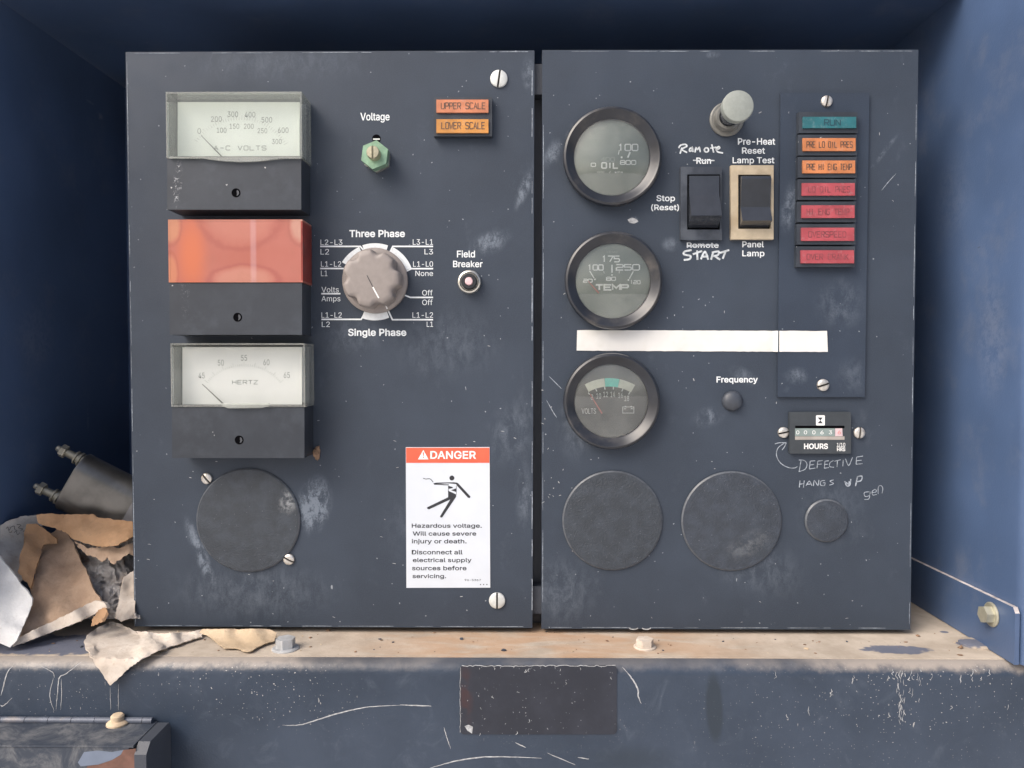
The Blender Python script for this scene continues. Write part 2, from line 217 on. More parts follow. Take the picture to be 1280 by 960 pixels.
"p":[167,[[21,-56,21,149,44,149,44,126,46,126,54,136,58,140,62,143,67,147,74,149,81,151,90,151,102,150,113,147,123,142,132,135,139,126,145,115,150,103,153,89,153,74,153,59,150,46,145,33,139,23,132,14,123,6,113,1,102,-2,90,-3,82,-3,74,-1,68,1,62,5,58,8,54,12,46,23,45,23,45,-56],[87,18,95,19,103,22,110,26,116,31,120,38,124,46,127,55,128,64,129,74,128,85,127,94,124,103,121,110,116,117,110,122,103,126,95,129,87,130,78,129,70,127,63,123,58,117,53,111,49,103,46,95,45,85,44,74,45,64,46,54,49,45,53,37,58,31,64,26,70,22,78,19]]],
"q":[167,[[146,-56,122,-56,122,23,120,23,113,12,109,8,105,5,99,1,93,-1,85,-3,77,-3,65,-2,54,1,44,6,35,14,28,23,21,33,17,46,14,59,13,74,14,89,17,103,22,115,28,126,35,135,44,142,54,147,65,150,77,151,86,151,93,149,99,147,105,143,109,140,113,136,121,126,123,126,123,149,146,149],[80,18,89,19,97,22,103,26,109,31,114,37,118,45,120,54,122,64,123,74,122,85,120,95,118,103,114,111,109,117,104,123,97,127,89,129,80,130,72,129,64,126,57,122,51,117,46,110,43,103,40,94,38,85,38,74,38,64,40,55,43,46,46,38,51,31,57,26,64,22,72,19]]],
"r":[102,[[21,0,21,149,44,149,44,126,45,126,49,133,54,139,60,144,67,148,75,151,84,151,90,151,96,151,96,127,90,128,81,128,75,128,68,126,63,124,57,120,53,116,49,111,47,106,45,100,45,93,45,0]]],
"s":[143,[[72,-3,62,-3,52,-1,44,1,37,5,30,9,24,15,20,21,16,29,14,37,37,42,40,34,44,28,49,24,55,20,63,19,71,18,81,19,89,21,96,24,101,29,104,35,105,40,105,45,103,50,100,53,96,56,90,59,83,61,59,67,46,71,36,76,28,82,23,89,20,98,18,108,19,116,22,123,26,130,31,136,38,141,45,146,54,149,63,151,74,151,83,151,92,149,100,146,107,143,113,139,118,133,122,127,125,121,127,114,105,109,103,114,100,119,95,124,90,128,82,130,74,131,65,130,58,128,51,125,47,120,44,115,43,109,43,104,45,99,49,96,53,93,60,90,68,88,90,82,103,78,113,74,120,67,126,60,129,52,130,42,129,33,127,26,123,19,117,12,110,7,102,3,93,-1,83,-3]]],
"t":[89,[[80,149,80,129,3,129,3,149],[26,185,50,185,50,38,50,32,51,28,53,24,57,22,61,20,67,20,73,20,79,21,84,1,75,-1,66,-2,54,0,44,3,36,8,30,16,27,25,26,37]]],
"u":[161,[[72,-2,62,-1,53,1,45,4,38,9,32,15,27,23,24,32,21,43,21,55,21,149,45,149,45,57,46,46,49,37,54,29,61,24,69,21,79,20,86,20,92,22,98,24,103,28,108,33,111,38,114,45,116,52,116,60,116,149,140,149,140,0,117,0,117,36,121,36,116,24,109,14,101,7,92,2,82,-1]]],
"v":[153,[[64,0,7,149,33,149,65,61,73,34,81,8,72,8,80,34,88,61,120,149,146,149,89,0]]],
"y":[153,[[19,-54,24,-34,28,-34,33,-35,37,-35,41,-35,45,-34,48,-32,51,-29,54,-25,57,-20,59,-14,64,-1,7,149,33,149,65,61,73,34,81,8,72,8,80,34,88,61,120,149,146,149,80,-23,77,-30,73,-37,69,-42,65,-47,60,-50,55,-53,49,-55,43,-57,36,-57,25,-56]]],
"z":[150,[[16,0,16,18,100,126,100,127,19,127,19,149,131,149,131,130,50,24,50,22,133,22,133,0]]]
}
_tmp = {}
def glyphs(s, off):
    if (s, off) not in _tmp:
        cu = bpy.data.curves.new("t", 'CURVE'); cu.dimensions = '2D'; cu.fill_mode = 'BOTH'
        x = 0
        for ch in s:
            a, cs = GLYPHS[ch]
            for c in cs:
                sp = cu.splines.new('POLY'); n = len(c) // 2; sp.points.add(n - 1); sp.use_cyclic_u = True
                for i in range(n): sp.points[i].co = ((x + c[2 * i]) / 200, c[2 * i + 1] / 200, 0, 1)
            x += a
        o = bpy.data.objects.new("t", cu); COL.objects.link(o)
        bpy.context.view_layer.update()
        me = bpy.data.meshes.new_from_object(o.evaluated_get(bpy.context.evaluated_depsgraph_get()))
        vs = [v.co.copy() for v in me.vertices]; fs = [tuple(f.vertices) for f in me.polygons]
        bpy.data.objects.remove(o); bpy.data.curves.remove(cu); bpy.data.meshes.remove(me)
        _tmp[(s, off)] = (vs, fs)
    return _tmp[(s, off)]
def add_text(bm, s, x0, x1, ytop, ybase, h, off=0.018, mi=0, slope=0.0):
    """word set between x0 and x1 (photo px) with cap height from ytop to ybase"""
    vs, fs = glyphs(s, 0)
    a = min(v.x for v in vs); b = max(v.x for v in vs); ww = off * 2 * (ybase - ytop) * 1.3
    def tr(vx, vy):
        x = x0 + ww / 2 + (vx - a) / (b - a) * (x1 - x0 - ww)
        return x, ybase - ww / 2 - vy * (ybase - ytop - ww) + (x - x0) * slope
    new = [bm.verts.new(P(*tr(v.x, v.y), h)) for v in vs]
    for f in fs:
        try:
            ff = bm.faces.new([new[i] for i in f]); ff.material_index = mi
        except ValueError: pass
    if off > .008:      # heavier weight: a stroke along every contour
        x = 0
        for ch in s:
            ad, cs = GLYPHS[ch]
            for c in cs:
                pts = [tr((x + c[2 * i]) / 200, c[2 * i + 1] / 200) for i in range(len(c) // 2)]
                pts = [p for i, p in enumerate(pts) if (Vector(p) - Vector(pts[i - 1])).length > 1e-3]
                add_ribbon(bm, pts, ww, h + 6e-6, mi, True)
            x += ad
def text(name, s, x0, x1, yt, yb, h, mat, parent, off=0.018, slope=0.0):
    bm = bmesh.new(); add_text(bm, s, x0, x1, yt, yb, h, off, 0, slope)
    return obj(name, bm, mat, parent, normals=False)
# squared stroke letters for dials and engraved lamps (unit box, y up)
c_ = 0.14
RR = [(c_, 0), (1 - c_, 0), (1, c_), (1, 1 - c_), (1 - c_, 1), (c_, 1), (0, 1 - c_), (0, c_), (c_, 0)]
G = {'0': [RR], 'O': [RR], '1': [[(.25, .8), (.5, 1), (.5, 0)]], 'I': [[(.5, 0), (.5, 1)]], 'L': [[(0, 1), (0, 0), (1, 0)]],
     '2': [[(0, 1), (.86, 1), (1, .86), (1, .6), (.86, .5), (.14, .5), (0, .36), (0, 0), (1, 0)]],
     '3': [[(0, 1), (.86, 1), (1, .86), (1, .62), (.86, .52), (.3, .52)], [(.86, .5), (1, .38), (1, .14), (.86, 0), (0, 0)]],
     '4': [[(.75, 0), (.75, 1), (0, .3), (1, .3)]], '5': [[(1, 1), (0, 1), (0, .55), (.86, .55), (1, .42), (1, .14), (.86, 0), (0, 0)]],
     '6': [[(.9, 1), (.14, 1), (0, .86), (0, .14), (.14, 0), (.86, 0), (1, .14), (1, .42), (.86, .54), (.02, .54)]],
     '7': [[(0, 1), (1, 1), (.35, 0)]], '8': [RR, [(.02, .52), (.98, .52)]],
     '9': [[(.1, 0), (.86, 0), (1, .14), (1, .86), (.86, 1), (.14, 1), (0, .86), (0, .6), (.14, .48), (.98, .48)]],
     'T': [[(0, 1), (1, 1)], [(.5, .97), (.5, 0)]], 'E': [[(1, 1), (0, 1), (0, 0), (1, 0)], [(.05, .52), (.85, .52)]],
     'F': [[(1, 1), (0, 1), (0, 0)], [(.05, .52), (.85, .52)]],
     'M': [[(0, 0), (0, 1), (.5, .35), (1, 1), (1, 0)]], 'P': [[(0, 0), (0, 1), (.86, 1), (1, .86), (1, .6), (.86, .46), (.04, .46)]],
     'R': [[(0, 0), (0, 1), (.86, 1), (1, .86), (1, .62), (.86, .48), (.04, .48)], [(.5, .46), (1, 0)]],
     'A': [[(0, 0), (.5, 1), (1, 0)], [(.22, .34), (.78, .34)]], 'C': [[(1, .85), (.86, 1), (.14, 1), (0, .86), (0, .14), (.14, 0), (.86, 0), (1, .15)]],
     'G': [[(1, .85), (.86, 1), (.14, 1), (0, .86), (0, .14), (.14, 0), (.86, 0), (1, .14), (1, .45), (.6, .45)]],
     'V': [[(0, 1), (.5, 0), (1, 1)]], 'W': [[(0, 1), (.25, 0), (.5, .55), (.75, 0), (1, 1)]],
     'S': [[(1, .86), (.86, 1), (.14, 1), (0, .86), (0, .62), (.14, .52), (.86, .48), (1, .38), (1, .14), (.86, 0), (.14, 0), (0, .14)]],
     'H': [[(0, 0), (0, 1)], [(1, 0), (1, 1)], [(.05, .5), (.95, .5)]], 'Z': [[(0, 1), (1, 1), (0, 0), (1, 0)]],
     'U': [[(0, 1), (0, .14), (.14, 0), (.86, 0), (1, .14), (1, 1)]], 'N': [[(0, 0), (0, 1), (1, 0), (1, 1)]],
     'D': [[(0, 0), (0, 1), (.75, 1), (1, .75), (1, .25), (.75, 0), (0, 0)]], 'K': [[(0, 0), (0, 1)], [(1, 1), (.05, .45)], [(.3, .55), (1, 0)]],
     '-': [[(.1, .5), (.9, .5)]], '/': [[(0, 0), (1, 1)]], '.': [[(.3, .0), (.6, .0)]], '+': [[(0, .5), (1, .5)], [(.5, .1), (.5, .45)]]}
def add_strokes(bm, s, x0, x1, yt, yb, h, wpx, gap=0.35, mi=0, slant=0.0):
    n = len(s); cw = (x1 - x0 - wpx) / (n + gap * (n - 1)); k = 0
    for i, ch in enumerate(s):
        gx = x0 + wpx / 2 + i * cw * (1 + gap)
        sc = .45 if ch == 'I' else 1
        for st in G.get(ch, []):
            pts = [(gx + (.5 + (a - .5)) * cw + slant * b * (yb - yt), yb - wpx / 2 - b * (yb - yt - wpx)) for a, b in st]
            add_ribbon(bm, pts, wpx, h + k * 6e-6, mi); k = (k + 1) % 5
def strokes(name, s, x0, x1, yt, yb, h, wpx, mat, parent, gap=0.35, slant=0):
    bm = bmesh.new(); add_strokes(bm, s, x0, x1, yt, yb, h, wpx, gap, 0, slant)
    return obj(name, bm, mat, parent, normals=False)

# ------------------------------------------------------------------ materials
class NT:
    def __init__(s, name):
        s.m = bpy.data.materials.new(name); s.m.use_nodes = True
        s.t = s.m.node_tree; s.b = s.t.nodes["Principled BSDF"]; s.out = s.t.nodes["Material Output"]
        s.geo = s.n("ShaderNodeNewGeometry"); s.pos = s.geo.outputs["Position"]
    def n(s, ty, **kw):
        x = s.t.nodes.new(ty)
        for k, v in kw.items(): setattr(x, k, v)
        return x
    def l(s, a, b): s.t.links.new(a, b)
    def put(s, inp, v):
        if hasattr(v, "is_linked") or hasattr(v, "links"): s.l(v, inp)
        else: inp.default_value = v
    def math(s, op, a, b=0.0, clamp=False):
        x = s.n("ShaderNodeMath", operation=op, use_clamp=clamp); s.put(x.inputs[0], a); s.put(x.inputs[1], b); return x.outputs[0]
    def noise(s, scale, detail=3, rough=.55, dist=0, stretch=None):
        x = s.n("ShaderNodeTexNoise"); x.inputs["Scale"].default_value = scale; x.inputs["Detail"].default_value = detail
        x.inputs["Roughness"].default_value = rough; x.inputs["Distortion"].default_value = dist
        v = s.pos
        if stretch:
            mp = s.n("ShaderNodeMapping"); mp.inputs["Scale"].default_value = stretch[:3]
            if len(stretch) > 3: mp.inputs["Rotation"].default_value = (0, math.radians(stretch[3]), 0)
            s.l(s.pos, mp.inputs[0]); v = mp.outputs[0]
        s.l(v, x.inputs["Vector"]); return x.outputs["Fac"]
    def ramp(s, v, lo, hi, a=0.0, b=1.0, smooth=True):
        x = s.n("ShaderNodeMapRange", interpolation_type='SMOOTHSTEP' if smooth else 'LINEAR')
        s.put(x.inputs[0], v); x.inputs[1].default_value = lo; x.inputs[2].default_value = hi
        x.inputs[3].default_value = a; x.inputs[4].default_value = b; return x.outputs[0]
    def mix(s, f, a, b):
        x = s.n("ShaderNodeMix", data_type='RGBA'); s.put(x.inputs[0], f)
        for i, v in ((6, a), (7, b)):
            if isinstance(v, tuple): x.inputs[i].default_value = (*v[:3], 1)
            else: s.l(v, x.inputs[i])
        return x.outputs[2]
    def spot(s, px, py, rx, ry, rot, st, h=0.0, inner=0.15):      # soft elliptical patch on the x-z plane
        c = P(px, py, h)
        mp = s.n("ShaderNodeMapping", vector_type='TEXTURE')
        mp.inputs["Location"].default_value = (c.x, c.y, c.z)
        mp.inputs["Rotation"].default_value = (0, math.radians(rot), 0)
        mp.inputs["Scale"].default_value = (rx * U, 5.0, ry * U)
        s.l(s.pos, mp.inputs[0])
        ln = s.n("ShaderNodeVectorMath", operation='LENGTH'); s.l(mp.outputs[0], ln.inputs[0])
        return s.ramp(ln.outputs["Value"], 1.0, inner, 0.0, st)
    def flecks(s, scale, size, keep, stretch=None):
        v = s.n("ShaderNodeTexVoronoi", feature='F1'); v.inputs["Scale"].default_value = scale
        src = s.pos
        if stretch:
            mp = s.n("ShaderNodeMapping"); mp.inputs["Scale"].default_value = stretch[:3]
            mp.inputs["Rotation"].default_value = (0, math.radians(stretch[3]), 0)
            s.l(s.pos, mp.inputs[0]); src = mp.outputs[0]
        ds = s.n("ShaderNodeVectorMath", operation='ADD')
        nz = s.n("ShaderNodeTexNoise"); nz.inputs["Scale"].default_value = scale * 2.5; s.l(src, nz.inputs["Vector"])
        sc = s.n("ShaderNodeVectorMath", operation='SCALE'); sc.inputs["Scale"].default_value = 0.5 / scale
        s.l(nz.outputs["Color"], sc.inputs[0]); s.l(src, ds.inputs[0]); s.l(sc.outputs[0], ds.inputs[1])
        s.l(ds.outputs[0], v.inputs["Vector"])
        near = s.ramp(v.outputs["Distance"], size, size * .5)
        sep = s.n("ShaderNodeSeparateColor"); s.l(v.outputs["Color"], sep.inputs[0])
        return s.math('MULTIPLY', near, s.math('LESS_THAN', sep.outputs[0], keep))
    def add(s, *vs):
        r = vs[0]
        for v in vs[1:]: r = s.math('ADD', r, v, True)
        return r
    def bump(s, hgt, strength, dist=0.0005):
        x = s.n("ShaderNodeBump"); x.inputs["Strength"].default_value = strength; x.inputs["Distance"].default_value = dist
        s.l(hgt, x.inputs["Height"]); s.l(x.outputs[0], s.b.inputs["Normal"])
    def done(s, col, rough=.5, metal=0.0, spec=.5, coat=0.0):
        if isinstance(col, tuple): s.b.inputs["Base Color"].default_value = (*col, 1)
        else: s.l(col, s.b.inputs["Base Color"])
        s.put(s.b.inputs["Roughness"], rough); s.b.inputs["Metallic"].default_value = metal
        s.b.inputs["Specular IOR Level"].default_value = spec
        s.b.inputs["Coat Weight"].default_value = coat; s.b.inputs["Coat Roughness"].default_value = .15
        return s.m

def simple(name, col, rough=.5, metal=0.0, var=.12, scale=150, spec=.5, bump=0.0, coat=0.0, dirt=None):
    t = NT(name)
    nz = t.noise(scale, 4)
    c = t.mix(t.ramp(nz, .3, .7), tuple(x * (1 - var) for x in col), tuple(min(1, x * (1 + var)) for x in col))
    if dirt:
        c = t.mix(t.math('MULTIPLY', t.ramp(t.noise(scale * .6, 5, .65), .48, .72), dirt[1]), c, dirt[0])
    if bump: t.bump(t.noise(scale * 4, 2), bump)
    return t.done(c, rough, metal, spec, coat)

PAINT = (0.035, 0.0465, 0.066)
def panel_paint(name, spots, streak_dir=20, base=PAINT, dens=.03):
    t = NT(name)
    cloud = t.ramp(t.noise(14, 5, .6), .3, .75)
    c = t.mix(cloud, tuple(x * .88 for x in base), tuple(x * 1.15 for x in base))
    c = t.mix(t.math('MULTIPLY', t.ramp(t.noise(1500, 2), .35, .75), .35), c, tuple(x * 1.5 for x in base))
    sm = None
    for sp in spots:
        q = t.spot(*sp); sm = q if sm is None else t.math('ADD', sm, q)
    if sm is not None:
        pw = t.math('MULTIPLY', sm, t.ramp(t.add(t.math('MULTIPLY', t.noise(170, 6, .7, .4, (1, 1, .5, streak_dir)), .75), t.math('MULTIPLY', t.noise(900, 3, .7), .25)), .40, .66))
        c = t.mix(t.math('MULTIPLY', t.math('MINIMUM', pw, .9), .40), c, (.36, .42, .50))
    c = t.mix(t.math('MULTIPLY', t.ramp(t.noise(45, 6, .72, .3, (1, 1, .6, streak_dir)), .58, .80), .10), c, (.30, .34, .40))
    fl = t.add(t.flecks(230, .12, dens), t.flecks(420, .20, dens), t.flecks(150, .08, dens, (1.0, 1, .3, 25)))
    c = t.mix(t.math('MULTIPLY', fl, .5), c, (.50, .54, .58))
    t.bump(t.noise(2200, 2), .25, .0002)
    return t.done(c, t.ramp(t.noise(60, 3), .3, .7, .46, .60), 0, .32)

M = {}
M['panelL'] = panel_paint("slate_paint", [(655, 236, 9, 34, 22, 1.2), (612, 303, 34, 18, -25, 1.1), (392, 632, 26, 44, 12, 2.6), (250, 690, 11, 60, -22, 1.3),
    (660, 92, 10, 26, 0, .8), (640, 540, 40, 60, 30, .4), (560, 430, 90, 60, 0, .25), (440, 420, 60, 30, 0, .3), (320, 740, 140, 50, 0, .35), (655, 620, 14, 60, 0, .5), (350, 80, 160, 30, 0, .2), (530, 640, 60, 90, 40, .2)])
M['panelR'] = panel_paint("slate_paint_worn", [(691, 192, 12, 24, 25, 1.0), (712, 172, 8, 14, 20, .6), (792, 275, 8, 6, 0, 1.6), (885, 522, 26, 16, -15, .8), (838, 305, 14, 12, 0, .6),
    (940, 705, 90, 50, 20, .35), (720, 530, 30, 60, 0, .45), (890, 68, 12, 6, 0, .8), (1040, 640, 60, 60, 0, .25), (700, 740, 60, 60, 0, .4), (930, 470, 25, 12, 30, .5), (1060, 420, 20, 60, 0, .3), (1105, 190, 4, 34, 38, .8)])
M['plate'] = panel_paint("annunciator_paint", [(985, 260, 12, 40, 10, .9), (995, 470, 20, 14, 0, .7), (1050, 380, 40, 40, 30, .4), (1065, 470, 30, 30, 0, .3)], base=(.030, .042, .064), dens=.03)
def texdisc(name, base, spots):
    t = NT(name)
    c = t.mix(t.ramp(t.noise(120, 5, .7), .35, .7), tuple(x * .8 for x in base), tuple(x * 1.2 for x in base))
    c = t.mix(t.math('MULTIPLY', t.flecks(620, .22, .15), .22), c, (.32, .36, .40))
    sm = None
    for sp in spots:
        q = t.spot(*sp); sm = q if sm is None else t.math('ADD', sm, q)
    if sm is not None:
        c = t.mix(t.math('MULTIPLY', t.math('MINIMUM', sm, 1.0), t.ramp(t.noise(220, 5, .7), .38, .66)), c, (.34, .36, .37))
    t.bump(t.noise(900, 3, .6), .9, .0006)
    return t.done(c, .5, 0, .5)
M['disc'] = texdisc("crackle_black_cap", (.036, .045, .058), [(362, 625, 16, 22, 20, .9)])
M['disc2'] = texdisc("black_cap", (.037, .047, .064), [(935, 680, 40, 20, -25, .22)])

def enclosure_paint(name, base, rough=.38, dust=.1, top=False):
    t = NT(name)
    c = t.mix(t.ramp(t.noise(9, 4), .3, .7), tuple(x * .85 for x in base), tuple(x * 1.15 for x in base))
    c = t.mix(t.math('MULTIPLY', t.ramp(t.noise(30, 6, .7), .5, .8), dust), c, (.25, .26, .28))
    c = t.mix(t.math('MULTIPLY', t.flecks(90, .07, .08), .5), c, (.4, .42, .45))
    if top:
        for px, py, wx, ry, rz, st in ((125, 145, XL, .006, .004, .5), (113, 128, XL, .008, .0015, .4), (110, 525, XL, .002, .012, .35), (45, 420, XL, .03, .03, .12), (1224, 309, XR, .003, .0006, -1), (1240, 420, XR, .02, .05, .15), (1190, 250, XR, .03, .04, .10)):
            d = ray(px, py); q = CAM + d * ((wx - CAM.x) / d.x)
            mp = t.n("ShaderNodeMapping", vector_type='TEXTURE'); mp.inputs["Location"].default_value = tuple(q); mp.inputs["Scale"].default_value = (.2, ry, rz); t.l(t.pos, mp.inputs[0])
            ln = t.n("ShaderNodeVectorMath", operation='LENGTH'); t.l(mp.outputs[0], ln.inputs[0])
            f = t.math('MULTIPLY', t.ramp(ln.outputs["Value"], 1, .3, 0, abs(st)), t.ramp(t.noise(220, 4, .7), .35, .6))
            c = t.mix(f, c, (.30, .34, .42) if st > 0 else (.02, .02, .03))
    t.bump(t.noise(1100, 3), .3, .0003)
    return t.done(c, rough, 0, .5)
XL, XR = -.345, .284
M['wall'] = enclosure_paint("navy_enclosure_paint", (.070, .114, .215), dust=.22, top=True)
M['steel_dark'] = enclosure_paint("dark_box_paint", (.05, .058, .075), .5)

# dusty sill and front apron
t = NT("dusty_sill")
sepx = t.n("ShaderNodeSeparateXYZ"); t.l(t.pos, sepx.inputs[0])
d1 = t.mix(t.ramp(t.noise(40, 6, .65), .3, .7), (.38, .325, .265), (.52, .455, .38))
org = t.math('MULTIPLY', t.ramp(t.math('ABSOLUTE', t.math('SUBTRACT', sepx.outputs[0], .02)), .16, .05), t.ramp(t.noise(70, 5, .6, .5, (.3, 1, 1)), .3, .6))
d1 = t.mix(t.math('MULTIPLY', org, .65), d1, (.42, .25, .14))
fl = t.math('MULTIPLY', t.flecks(160, .12, .10), .7)
d1 = t.mix(fl, d1, (.10, .09, .07))
def qspot(t, px, py, rx, ry, z):
    c = Q(px, py, z)
    mp = t.n("ShaderNodeMapping", vector_type='TEXTURE'); mp.inputs["Location"].default_value = tuple(c)
    mp.inputs["Scale"].default_value = (rx, ry, 1); t.l(t.pos, mp.inputs[0])
    nz = t.n("ShaderNodeTexNoise"); nz.inputs["Scale"].default_value = 140; t.l(t.pos, nz.inputs["Vector"])
    ln = t.n("ShaderNodeVectorMath", operation='LENGTH'); t.l(mp.outputs[0], ln.inputs[0])
    return t.ramp(t.math('ADD', ln.outputs["Value"], t.math('MULTIPLY', nz.outputs["Fac"], 1.1)), 1.6, 1.35)
ZS = -0.185
bare = t.math('MULTIPLY', .8, t.add(qspot(t, 1122, 812, .020, .007, ZS), qspot(t, 70, 806, .05, .018, ZS), qspot(t, 1215, 806, .010, .006, ZS), qspot(t, 1180, 790, .003, .002, ZS)))
d1 = t.mix(bare, d1, (.06, .09, .16))
t.bump(t.noise(500, 4), .4, .0006)
M['sill'] = t.done(d1, .8, 0, .2)
t = NT("worn_apron_paint")
sepx = t.n("ShaderNodeSeparateXYZ"); t.l(t.pos, sepx.inputs[0])
base = t.mix(t.ramp(t.noise(12, 5, .6), .3, .7), (.022, .034, .055), (.038, .054, .083))
base = t.mix(t.math('MULTIPLY', t.ramp(t.noise(45, 6, .7, 1.0), .52, .82), .16), base, (.22, .26, .32))
splat = t.add(t.spot(300, 850, 200, 70, 12, 1.0, .046), t.spot(1190, 850, 170, 120, 0, .9, .046), t.spot(1000, 900, 200, 90, 0, .45, .046), t.spot(700, 900, 160, 60, 0, .25, .046), t.spot(60, 880, 120, 60, 0, .6, .046))
fl = t.add(t.flecks(330, .15, .3), t.flecks(190, .09, .25, (1, 1, .35, 30)), t.flecks(650, .2, .3))
base = t.mix(t.math('MULTIPLY', t.math('MULTIPLY', fl, splat), .85), base, (.55, .54, .52))
fl2 = t.add(t.flecks(140, .05, .06), t.flecks(90, .05, .06, (1, 1, .3, -30)))
base = t.mix(t.math('MULTIPLY', fl2, .6), base, (.5, .5, .5))
dk = t.add(t.spot(893, 885, 12, 48, -3, .8, .046, .6), t.spot(790, 950, 70, 22, 0, .5, .046))
base = t.mix(dk, base, (.020, .030, .042))
edge = t.math('MULTIPLY', t.ramp(t.math('ADD', sepx.outputs[2], t.math('MULTIPLY', t.noise(120, 6, .7), .009)), -.1872, -.1815),
              t.add(t.ramp(t.noise(25, 3), .4, .6, .35, .9), t.ramp(t.math('ABSOLUTE', t.math('SUBTRACT', sepx.outputs[0], .02)), .13, .24)))
edge = t.math('MULTIPLY', edge, t.ramp(t.math('ABSOLUTE', t.math('SUBTRACT', sepx.outputs[0], .03)), .05, .20, .30, 1.0))
base = t.mix(t.math('MULTIPLY', edge, .85), base, (.36, .32, .28))
t.bump(t.noise(900, 4, .6), .35, .0004)
M['apron'] = t.done(base, t.ramp(t.noise(50), .3, .7, .32, .50), 0, .42)

M['ink'] = simple("white_print", (.72, .76, .78), .6, var=.06, scale=600)
M['chalk'] = simple("white_marker", (.50, .54, .57), .8, var=.25, scale=500)
M['chalk_faint'] = simple("faded_marker", (.30, .34, .39), .8, var=.35, scale=600)
M['scratch'] = simple("bare_scratch", (.38, .39, .40), .6, var=.3, scale=500)
M['black'] = simple("black_plastic", (.020, .022, .026), .38, var=.15, scale=80)
M['hole'] = simple("dark_hole", (.002, .002, .003), .9, spec=.05)
t = NT("satin_meter_black")
c = t.mix(t.ramp(t.noise(22, 5, .65), .35, .7), (.024, .030, .040), (.036, .044, .057))
c = t.mix(t.math('MULTIPLY', t.ramp(t.noise(70, 5, .6), .5, .75), .09), c, (.17, .2, .24))
c = t.mix(t.math('MULTIPLY', t.flecks(210, .14, .09), .8), c, (.55, .56, .56))
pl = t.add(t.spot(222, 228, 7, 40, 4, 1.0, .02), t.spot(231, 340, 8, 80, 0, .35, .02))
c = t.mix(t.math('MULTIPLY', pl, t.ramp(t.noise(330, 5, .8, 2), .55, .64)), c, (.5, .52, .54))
t.bump(t.noise(1500, 2), .2, .0002)
M['meter'] = t.done(c, .46, 0, .45)
M['bezel'] = simple("satin_black_ring", (.019, .022, .029), .28, var=.2, scale=60, dirt=((.20, .18, .155), .35))
M['screw'] = simple("zinc_screw", (.62, .60, .56), .38, .7, var=.15, scale=300, dirt=((.30, .22, .15), .45))
M['screw_bright'] = simple("bright_screw", (.62, .64, .62), .42, .3, var=.08, scale=300)
M['slot'] = simple('grimy_slot', (.035, .03, .027), .8)
M['rim_wear'] = simple('rubbed_rim', (.085, .095, .11), .4, var=.2, scale=300)  # paler rim colour painted in for the disc edge catching light
M['slot2'] = simple('dull_adjuster_screw', (.06, .065, .075), .4)
M['zinc'] = simple("yellow_zinc", (.42, .41, .33), .42, .5, var=.12, scale=200, dirt=((.4, .36, .28), .3))
M['steel'] = simple("plated_steel", (.66, .64, .58), .3, .85, var=.12, scale=200)
M['green'] = simple("green_anodised", (.22, .36, .25), .4, .35, var=.18, scale=220, dirt=((.20, .26, .16), .4))
M['knob'] = simple("taupe_knob", (.25, .222, .207), .5, var=.05, scale=260, dirt=((.32, .29, .27), .15), bump=.05)
M['white'] = simple("white_paint", (.78, .79, .78), .5, var=.03)
M['sticker'] = simple("white_vinyl", (.60, .645, .70), .38, var=.025, scale=40)
M['red_ink'] = simple("red_vinyl_print", (.72, .115, .06), .4, var=.08, scale=60)
M['dark_ink'] = simple("dark_print", (.022, .024, .03), .6, var=.2, scale=300)
M['grey_ink'] = simple("faded_grey_print", (.30, .33, .31), .7, var=.2, scale=500)
M['pale_ink'] = simple("pale_faded_print", (.50, .53, .50), .7, var=.2, scale=500)
M['needle'] = simple("dark_needle", (.10, .11, .10), .5)
M['card'] = simple("mint_scale_card", (.74, .80, .74), .6, var=.04, scale=30)
M['card2'] = simple("white_scale_card", (.82, .83, .81), .6, var=.03, scale=30)
M['frame_cream'] = simple("aged_cream_plastic", (.46, .39, .28), .5, var=.12, scale=120, dirt=((.30, .22, .13), .45))
M['tapeW'] = simple("white_tape", (.68, .68, .66), .6, var=.02, scale=60, dirt=((.56, .55, .50), .45), bump=.12)
M['rubber'] = simple("black_plug", (.045, .053, .068), .45, var=.15, scale=150, bump=.2)
M['blank'] = NT("black_blank_label")
t = M['blank']
c = t.mix(t.ramp(t.noise(30, 5, .65), .35, .7), (.013, .016, .026), (.024, .028, .042))
c = t.mix(t.math('MULTIPLY', t.spot(582, 870, 12, 50, 0, .9, .046), t.ramp(t.noise(90, 4), .4, .6)), c, (.04, .018, .02))
c = t.mix(t.math('MULTIPLY', t.add(t.flecks(300, .13, .2), t.flecks(600, .2, .25)), t.ramp(t.noise(40, 4), .4, .65, .1, .8)), c, (.40, .40, .42))
M['blank'] = t.done(c, .45, 0, .5)
def lens_mat(name, col, rough=.32):
    t = NT(name)
    c = t.mix(t.ramp(t.noise(90, 4), .3, .7), tuple(x * .82 for x in col), tuple(min(1, x * 1.15) for x in col))
    c = t.mix(t.math('MULTIPLY', t.ramp(t.noise(260, 4, .7), .5, .75), .35), c, tuple(.5 * x + .22 for x in col))
    return t.done(c, rough, 0, .5, .3)
M['orange'] = lens_mat("amber_lens", (.50, .18, .065))
M['amber'] = lens_mat("yellow_amber_lens", (.50, .22, .045))
M['peach'] = lens_mat("salmon_amber_lens", (.50, .18, .085))
M['red'] = lens_mat("red_lens", (.36, .062, .075))
M['teal'] = lens_mat("teal_lens", (.022, .13, .15))
M['pink'] = simple("pink_button", (.72, .50, .52), .5)
M['dial_white'] = simple("dial_print", (.86, .90, .88), .6, var=.1, scale=500)
M['dial_dim'] = simple("dim_dial_print", (.34, .40, .38), .6, var=.15, scale=500)
M['red_needle'] = simple("red_needle", (.60, .22, .20), .5)
M['cyan'] = simple("cyan_band", (.18, .78, .66), .5)
